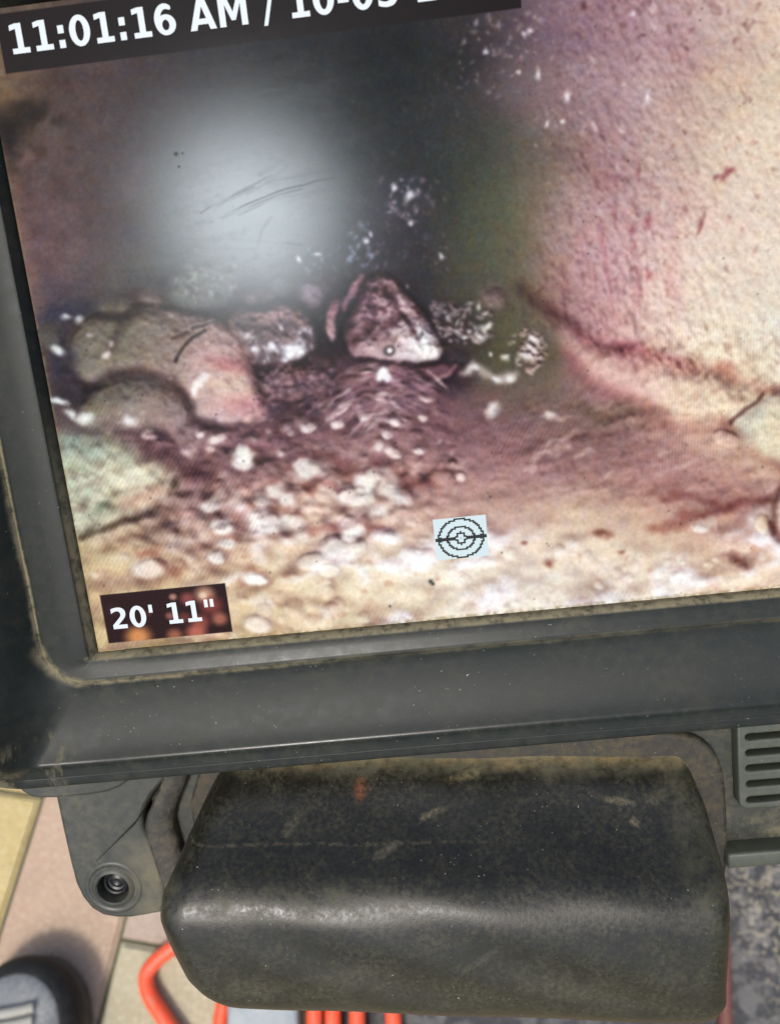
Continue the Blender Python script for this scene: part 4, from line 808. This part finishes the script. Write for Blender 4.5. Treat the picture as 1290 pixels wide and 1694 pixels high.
def cover_dust(t):
    x, y, z = t.xyz(); v = t.math('ADD', y, t.math('MULTIPLY', t.math('SUBTRACT', x, .030), .085))
    wob = t.math('MULTIPLY', t.math('SUBTRACT', t.noise(35, 4, .6), .5), .008)
    a = t.ramp(t.math('ABSOLUTE', t.math('ADD', t.math('ADD', v, .0470), wob)), .0050, .0006)
    a = t.math('MULTIPLY', a, t.ramp(t.noise(140, 5, .7), .34, .62, .25, 1.0))
    b = t.math('MULTIPLY', t.math('MULTIPLY', t.ramp(t.math('ADD', x, wob), .170, .180), t.ramp(v, -.098, -.080)), t.ramp(t.noise(150, 5, .7), .36, .60, .15, .75))
    c = t.math('MULTIPLY', t.ramp(v, -.080, -.112), t.ramp(t.noise(60, 6, .65), .3, .75, .45, .75)); c = t.math('MULTIPLY', c, .40)
    # pale film smeared across the nose on the left half
    f = t.math('MULTIPLY', t.ramp(t.math('ABSOLUTE', t.math('ADD', v, .0755)), .007, .001), t.math('MULTIPLY', t.ramp(t.noise(120, 5, .7), .36, .62), t.ramp(x, .13, .05)))
    return t.math('ADD', t.math('MULTIPLY', a, .9), t.math('ADD', t.math('MULTIPLY', b, .5), t.math('ADD', c, t.math('MULTIPLY', f, .45))), clamp=True)
def smear(t, x0, v0, rx, ry, ang, sc=160, lo=.36, hi=.62):
    """an irregular spot in the cover's own coordinates (mm)"""
    x, y, z = t.xyz(); v = t.math('ADD', y, t.math('MULTIPLY', t.math('SUBTRACT', x, .030), .085)); w = t.math('MULTIPLY', t.math('SUBTRACT', t.noise(sc, 5, .75), .5), 2.6)
    dx = t.math('SUBTRACT', x, x0*MM); dy = t.math('SUBTRACT', v, v0*MM); c, s = math.cos(ang), math.sin(ang)
    u = t.math('DIVIDE', t.math('ADD', t.math('MULTIPLY', dx, c), t.math('MULTIPLY', dy, s)), rx*MM); q = t.math('DIVIDE', t.math('SUBTRACT', t.math('MULTIPLY', dy, c), t.math('MULTIPLY', dx, s)), ry*MM)
    d = t.math('ADD', t.math('SQRT', t.math('ADD', t.math('MULTIPLY', u, u), t.math('MULTIPLY', q, q))), w)
    return t.math('MULTIPLY', t.ramp(d, 1.2, .2), t.ramp(t.noise(700, 3, .6), lo, hi, .3, 1.))
def cover_marks(t, col):
    x, y, z = t.xyz(); v = t.math('ADD', y, t.math('MULTIPLY', t.math('SUBTRACT', x, .030), .088)); wob = t.math('MULTIPLY', t.math('SUBTRACT', t.noise(40, 5, .7), .5), .006)
    cr = t.math('MULTIPLY', t.ramp(t.math('ABSOLUTE', t.math('ADD', t.math('ADD', v, .0466), wob)), .0030, .0003), t.ramp(t.noise(90, 5, .75), .34, .66, .1, .9)); col = t.mix(cr, col, (.17, .125, .055))
    ln = t.math('MULTIPLY', t.ramp(t.math('ABSOLUTE', t.math('ADD', t.math('ADD', v, .0645), t.math('MULTIPLY', wob, .12))), .0005, .0001), t.math('MULTIPLY', t.ramp(t.noise(420, 3, .7), .42, .62), t.ramp(x, .15, .07))); col = t.mix(t.math('MULTIPLY', ln, .25), col, (.16, .14, .09))
    for x0, v0, rx, ry, ang, a, c in ((77, -53.5, 3.4, 2.6, .9, .75, (.20, .062, .018)), (113, -50.5, 8, 1.2, .15, .45, (.24, .20, .10)), (100, -59, 6, .9, .3, .5, (.22, .19, .11)), (160, -56.5, 7, 1.0, -.12, .5, (.20, .17, .10)), (172, -56, 5, 1.6, .2, .35, (.15, .13, .08)), (164, -61, 1.8, 1.2, 0, .5, (.2, .17, .10)), (84, -66, 5, 1.1, .25, .4, (.20, .18, .12)), (55, -60, 4, 1.8, .8, .3, (.14, .13, .08)), (70, -100, 16, 7, .2, .25, (.10, .095, .06)), (140, -104, 20, 6, -.2, .25, (.11, .10, .06)), (40, -104, 9, 6, 0, .3, (.11, .10, .065)), (112, -92, 9, 1.2, .6, .25, (.14, .13, .09))):
        col = t.mix(t.math('MULTIPLY', smear(t, x0, v0, rx, ry, ang), a*.8), col, c)
    return col
m_rub = plastic('worn_black_rubber', (.008, .0078, .0055), (.060, .057, .030), .46, .32, 2.8, .9, cover_dust, .50, .10, None, cover_marks)
V, F = cover()
COVER = mesh('rubber_cover', V, F, m_rub, MON, 60)
# flange round the foot of the cover
m_flange = plastic('flange_plastic', (.014, .013, .009), (.10, .082, .042), .8, .6, 1.5, .9)
fl = smooth_pts([(16, -38), (16, -104), (30, -109), (120, -117), (196, -112), (199.2, -104), (199.2, -75), (197.5, -62), (192, -54.5), (183, -51), (150, -46), (100, -38)], 2)
plate('cover_flange', fl, [], -19, -11.2, m_flange, MON, 1.6)

# vent at the right
m_vent = plastic('vent_plastic', (.044, .052, .040), (.13, .125, .08), .35, .5, 1.3, .8)
out = smooth_pts([(202.4, -34), (202.4, -76), (202.8, -79.6), (206, -80.8), (262, -80.8), (265, -79), (265, -34)], 1)
slots = []
for y in (-48.4, -54.2, -59.9, -65.5, -71.3, -77.2):
    a = [(205.0+1.15-1.15*math.cos(math.radians(w)), y+1.15*math.sin(math.radians(w))) for w in range(-90, 91, 22)]
    slots.append([(259, y+.95)]+a[::-1]+[(259, y-.95)])
plate('vent_panel', out, slots, -15.2, -9.6, m_vent, MON, .7)
for i, y in enumerate((-48.4, -54.2, -59.9, -65.5, -71.3, -77.2)):
    box('vent_louvre', 206.5, 259, y-.2, y+1.0, -14.8, -12.6+.3*(i % 2), m_body, MON, .3, 1)
# lower rail under the vent
box('lower_rail', 197.5, 284, -101.4, -95.6, -17, -7.6, m_vent, MON, 1.2, 3)

# ---------------------------------------------------------------- stand carrying the monitor
t = NT('grey_paint'); g = t.noise(50, 4, .6); m_grey = t.out(t.mix(t.ramp(g, .35, .7), (.20, .235, .25), (.28, .31, .32)), .5, t.bump(t.noise(600, 3), .1, .0005))
ST = empty('stand', 'pale grey steel stand whose foot shows under the black cover', 'stand')
box('foot', -106, -44, -240, 190, 0, 26, m_grey, ST, 4)
box('foot', 250, 310, -140, 190, 6.5, 26, m_grey, ST, 4)
box('cross_bar', -44, 250, 60, 110, 8, 30, m_grey, ST, 4)
tube('post', [(.12, .085, .02), (.12, .07, .2), (.12, .052, .44), (.12, .042, .528)], .022, m_grey, ST, 24)

# ---------------------------------------------------------------- things on the ground
t = NT('orange_jacket'); g = t.noise(25, 4, .6); col = t.mix(t.math('MULTIPLY', t.ramp(g, .4, .75), .35), (.80, .085, .028), (.62, .11, .05)); col = t.mix(t.math('MULTIPLY', t.ramp(t.noise(120, 5, .7), .46, .68), .55), col, (.36, .17, .10))
m_or = t.out(col, .45, t.bump(t.noise(800, 3), .1, .0005))
cord = tube('orange_cord', [(x*MM, y*MM, z*MM) for x, y, z in ((-60, 20, 8.5), (-100, -50, 8.5), (-140, -84, 8.5), (-165, -99, 8.5), (-179, -109, 8.5), (-185, -119, 8.5), (-181, -133, 8.5), (-168, -150, 8.5), (-150, -172, 8.5), (-138, -195, 8.5), (-128, -200, 8.5), (-119, -185, 8.5), (-116, -160, 8.5), (-113, -130, 8.5), (-118, -60, 8.5), (-121, 60, 8.5))], .0070, m_or, None, 16, True, 8)
cord['label'] = 'orange cord bending sharply on the cream paver left of the black cover'; cord['category'] = 'cord'
P = []
XL = [-.031, -.015, .006, .037]
R0 = .255
for i in range(4*24+1):
    # start above the turn, run anticlockwise; each turn crosses its left side at the next XL
    a = math.pi/2+2*math.pi*i/24; k = min(max(i/24-.25, 0), 3); lo = int(k); xl = XL[lo]*(1-(k-lo))+XL[min(lo+1, 3)]*(k-lo)
    P.append((xl+R0+R0*math.cos(a), -.165+R0*math.sin(a), .0152+.004*(i % 3 == 0)))
coil = tube('coiled_cord', P, .0070, m_or, None, 14, True, 4)
coil['label'] = 'orange cord coiled in four turns on the black mat under the cover'; coil['category'] = 'cord'
t = NT('dusty_black_mat'); n1 = t.noise(16, 5, .6); n2 = t.noise(80, 3, .55); n3 = t.noise(260, 3, .6)
x, y, z = t.xyz()
pt = t.ramp(t.math('ABSOLUTE', t.math('SUBTRACT', t.math('ADD', x, t.math('MULTIPLY', y, .3)), .352)), .075, .008)
d = t.math('MULTIPLY', t.ramp(n2, .44, .60), t.math('ADD', t.ramp(n1, .36, .62, .25, .75), t.math('MULTIPLY', pt, .3)), clamp=True)
col = t.mix(d, (.034, .034, .037), (.125, .122, .115)); col = t.mix(t.math('MULTIPLY', t.math('MULTIPLY', pt, t.ramp(n3, .5, .62)), .5), col, (.42, .37, .25))
m_mat = t.out(col, .8, t.bump(n2, .6, .004))
MAT = plate('rubber_mat', [(-34, 420), (-34, -420), (620, -420), (620, 420)], [], .8, 6.4, m_mat, None, .8)
MAT['label'] = 'black rubber mat speckled with pale dust at the lower right'; MAT['category'] = 'mat'
t = NT('brown_jacket'); m_br = t.out(t.mix(t.noise(40), (.10, .028, .020), (.16, .06, .045)), .6)
bc = tube('brown_cable', [(x*MM, y*MM, z*MM) for x, y, z in ((330, 60, 12), (336, -40, 12), (331, -100, 12), (321, -150, 12), (312, -190, 12), (300, -260, 12), (270, -330, 12))], .0062, m_br, None, 12)
bc['label'] = 'reddish brown cable on the mat along the right edge of the black cover'; bc['category'] = 'cable'

# shoe of the person standing at the lower left
def shoe():
    S = empty('work_shoe', 'dark work shoe with a dusty grey top at the lower left corner', 'shoe', (-.289, -.096, .001), (0, 0, math.radians(3)))
    L, HW = 290, 53
    def half(s):      # half width along the sole, s 0 toe .. 1 heel
        return HW*(math.sqrt(max(0, 1-(1-min(s/.20, 1))**2.0)))*(1-.16*math.exp(-((s-.62)/.16)**2))*(1-.10*max(0, (s-.35)/.65))*(1 if s < .93 else math.sqrt(max(0, 1-((s-.93)/.07)**2))*.98+.02)
    ss_ = [0.0005, .004, .012, .025, .045, .07, .10, .14, .19, .25, .32, .4, .5, .6, .7, .8, .88, .93, .96, .985, .998]
    def ring(s, z, k, n=9): w = half(s)*k; return w
    # sole
    V = []; F = []; prof = [(.94, 0), (1.0, 4), (1.0, 20), (.985, 26), (.93, 27)]
    m = len(prof)*2
    for s in ss_:
        w = half(s)
        for k, z in prof: V.append((w*k*MM, -s*L*MM, z*MM))
        for k, z in prof[::-1]: V.append((-w*k*MM, -s*L*MM, z*MM))
    for i in range(len(ss_)-1):
        for k in range(m): F.append((i*m+k, i*m+(k+1) % m, (i+1)*m+(k+1) % m, (i+1)*m+k))
    F += [tuple(range(m)), tuple(range((len(ss_)-1)*m, len(ss_)*m))]
    mesh('sole', V, F, plastic('sole_rubber', (.020, .021, .022), (.20, .18, .13), .5, .6, 1, .3), S, 50)
    # upper: cross sections arching over the foot
    def upper(name, s0, s1, grow, hs, mat, n=16, ridge=0.):
        V = []; F = []; K = 26
        for i in range(K+1):
            s = s0+(s1-s0)*i/K; w = half(max(s, .006))*.94+grow; h = hs(s)+grow
            for k in range(n+1):
                a = math.pi*k/n; c = math.cos(a); z = 24+(h-24)*math.sin(a)**.75
                V.append((w*math.copysign(abs(c)**.8, c)*MM, -(s*L-grow*.6)*MM-.0015, z*MM))
        for i in range(K):
            for k in range(n): F.append((i*(n+1)+k, i*(n+1)+k+1, (i+1)*(n+1)+k+1, (i+1)*(n+1)+k))
        return mesh(name, V, F, mat, S, 60)
    hs = lambda s: 24+34*math.sqrt(max(0, 1-(1-min(s/.12, 1))**2))+50*max(0, min(1, (s-.16)/.34))**1.2
    lt = plastic('dusty_leather', (.17, .18, .185), (.38, .38, .35), 1.0, .8, 1.2, .2)
    upper('vamp', .012, .99, 0, hs, lt)
    tb = plastic('toe_rubber', (.008, .0085, .0095), (.08, .078, .065), .4, .6, 1.2, .2, None, .25)
    # bumper: a band wrapped round the toe
    V = []; F = []; N = 40; prof = [(1.0, 20), (1.045, 24), (1.05, 32), (1.02, 39), (.95, 45), (.87, 48.5), (.82, 49), (.80, 46)]
    for i in range(N+1):
        a = math.radians(-20+220*i/N); x = HW*math.cos(a); y = -58+57*math.sin(a)*1.0
        for k, z in prof:
            V.append((x*k*MM, ((y+58)*k-58)*MM if y > -58 else y*MM, (z if a > -2 else z)*MM))
    m = len(prof)
    for i in range(N):
        for k in range(m-1): F.append((i*m+k, i*m+k+1, (i+1)*m+k+1, (i+1)*m+k))
    mesh('toe_bumper', V, F, tb, S, 60)
    lc = NT('lace_cotton'); lace = lc.out(lc.mix(lc.noise(260, 4, .7), (.22, .22, .19), (.42, .41, .36)), .9, lc.bump(lc.noise(900, 2), .4, .001))
    for k in range(6):
        y = -38-9.2*k; h = hs(-y/L)
        tube('lace', [((-24+q*48/6)*MM, (y-1.5*math.sin(q*math.pi/6))*MM, (24+(h-24+2.2)*math.sin(math.pi*(.34+.32*q/6))**.75)*MM) for q in range(7)], .0041, lace, S, 10, True, 4)
shoe()
